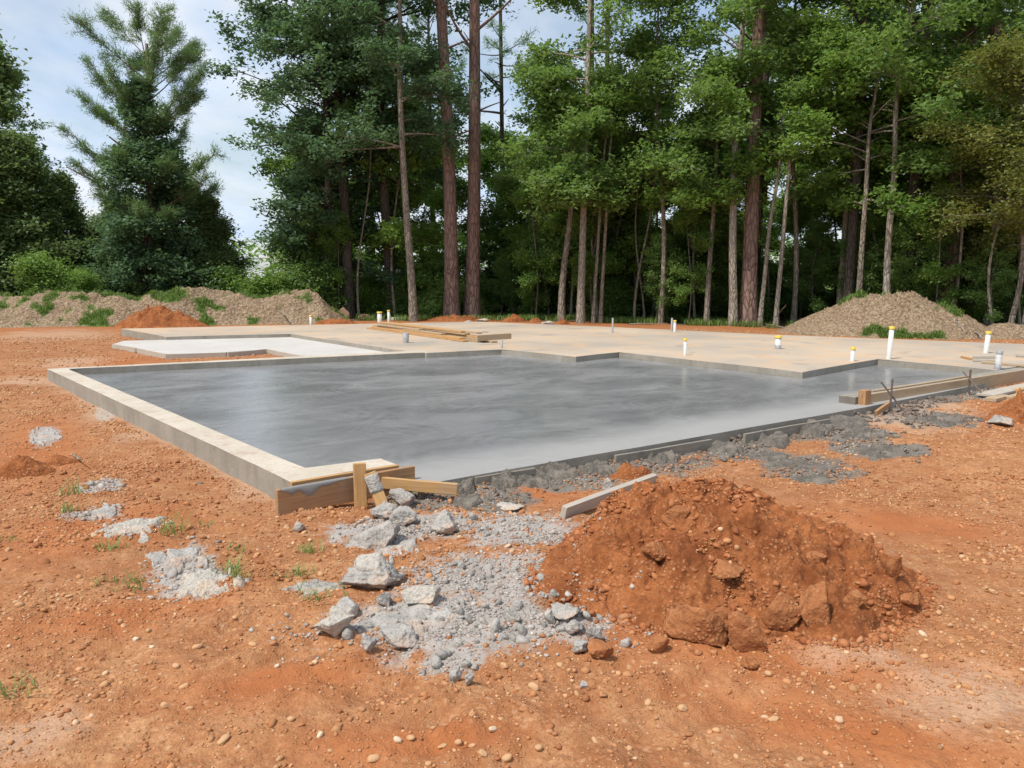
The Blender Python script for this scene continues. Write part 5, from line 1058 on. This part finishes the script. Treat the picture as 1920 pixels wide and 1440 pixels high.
# --- shrubs
SHR = [meshes('shrub', broadleaf(680 + i, [1.6, 1.2, 1.9][i], .025, .1, [1.0, .9, 1.0][i], 'round', 18, 5, 4, 14, 0.096, bend=.03, up=.6), 'darkbark', ['leaf_mid', 'leaf_lime', 'leaf_mid'][i]) for i in range(3)]
for i in range(120):
    px = rs.uniform(420, 2000); x0 = (px - 960) / F * 33; Y = float(edge_y(x0)) + rs.uniform(1.2, 13); s = rs.uniform(.45, .9) * (1 + .06 * (Y - float(edge_y(x0))))
    if 1180 < px < 1440: Y += 2.5
    if px > 1440: Y += 4.5; s *= .8
    x = xat(px, Y)
    plant('shrub', SHR[rs.randint(3)], x, Y, 'low leafy shrub on the floor of the woods edge', 'shrub', 'shrubs along the woods edge', rs.uniform(0, 6), (s, s, s))
for i, (px, Y, s, m, lab) in enumerate([(95, 31.3, 1.1, 1, 'yellow green bush on top of the earth bank at left'), (160, 31.2, .7, 1, 'smaller leafy weed right of the yellow green bush on the bank'), (490, 33.5, 1.3, 1, 'light green shrub behind the right end of the earth bank'), (430, 34, 1.2, 0, 'green shrub behind the dip in the earth bank'), (560, 34, 1.3, 0, 'green shrub behind the boulders'), ]):
    x, y = P_(px, Y); e = plant('shrub', SHR[m], x, y, lab, 'shrub', None, i, (s, s, s))
    if Y < 32: e.location.z = 1.0
# far wood line beyond the field, one mass
fr_ = []
rs = np.random.RandomState(950); cl = []
xs = rs.uniform(-150, 190, 2600); ys = 125 + .08 * xs + rs.uniform(0, 12, 2600); hh = 9 + 4 * fbm2(xs * .06, xs * 0, 3, 961); zs = rs.uniform(0, 1, 2600)**.7 * hh
V, f, tn = leaves(np.stack([xs, ys, zs], 1), 7, .9, .9, 955, .8)
tag(link('distant_wood', mesh_np('distant_wood', V, f, [M['leaf_mid']], False, dict(tone=tn))), 'far line of trees across the field seen between the trunks', 'wood', None, 'stuff')

# ------------------------------------------------------------------ wires and fallen sticks
for i, (za, zb) in enumerate([(430, 440), (463, 471)]):
    Y = 47; a = Vector((xat(-200, Y), Y, zat(za - 12, Y))); b = Vector((xat(760, Y), Y, zat(zb + 8, Y))); n = 24; t = np.linspace(0, 1, n)[:, None]
    P = np.array(a)[None] * (1 - t) + np.array(b)[None] * t; P[:, 2] -= (.5 * 4 * t * (1 - t))[:, 0]; v, f = tubes(P[None], np.full((1, n), .02), 5)
    tag(link('power_line', mesh_np('power_line', v, f, [M['galv']], True)), ['upper thin power line seen behind the open pine', 'lower thin power line seen behind the open pine'][i], 'cable')
def stick(p0, p1, r, lab, sd, sag=.05):
    rs = np.random.RandomState(sd); n = 8; t = np.linspace(0, 1, n)[:, None]; P = np.array(p0)[None] * (1 - t) + np.array(p1)[None] * t + rs.normal(0, .012, (n, 3)); v, f = tubes(P[None], (r * (1 - .6 * t[:, 0]))[None], 6)
    tag(link('fallen_stick', mesh_np('fallen_stick', v, f, [M['palebark']], True)), lab, 'stick', 'fallen sticks')
def g3(px, py, z): v = at3(px, py, z); return v
def ez(px, py, Y0):
    """point on the right earth mound along a line of sight"""
    for Y in np.linspace(20.5, 27, 260):
        z = zat(py, Y); x = xat(px, Y, z); dx = x - EC[0]; dy = Y - EC[1]; X = (dx * math.cos(-.45) + dy * math.sin(-.45)) / 3.5; Yl = (-dx * math.sin(-.45) + dy * math.cos(-.45)) / 2.1
        h = float(emound_h(np.array([X]), np.array([Yl]), np.array([x]), np.array([Y]))[0]) - .05
        if z <= max(h, 0): return Vector((x, Y, max(h, 0) + .03))
    return at3(px, py, 0)
stick(ez(1788, 600, 0), ez(1812, 628, 0), .035, 'pale stick lying on the right face of the earth mound', 1)
stick(ez(1828, 624, 0), ez(1842, 637, 0), .03, 'short pale stick at the right foot of the earth mound', 2)
stick(g3(1418, 606, .05), g3(1490, 616, .05), .035, 'pale fallen branch at the foot of the curved saplings', 3)
stick(g3(1450, 600, .05), g3(1475, 570, .9), .025, 'thin branch leaning by the second curved sapling', 4)
stick(g3(515, 570, .7), g3(548, 604, .2), .04, 'brown branch lying down the right end of the earth bank', 5)
stick(g3(1180, 608, .04), g3(1250, 606, .06), .03, 'fallen branch on the litter behind the thin pipes', 6)
stick(g3(137, 852, .02), g3(155, 866, .10), .012, 'dark root twig sticking up from the left clay', 7)
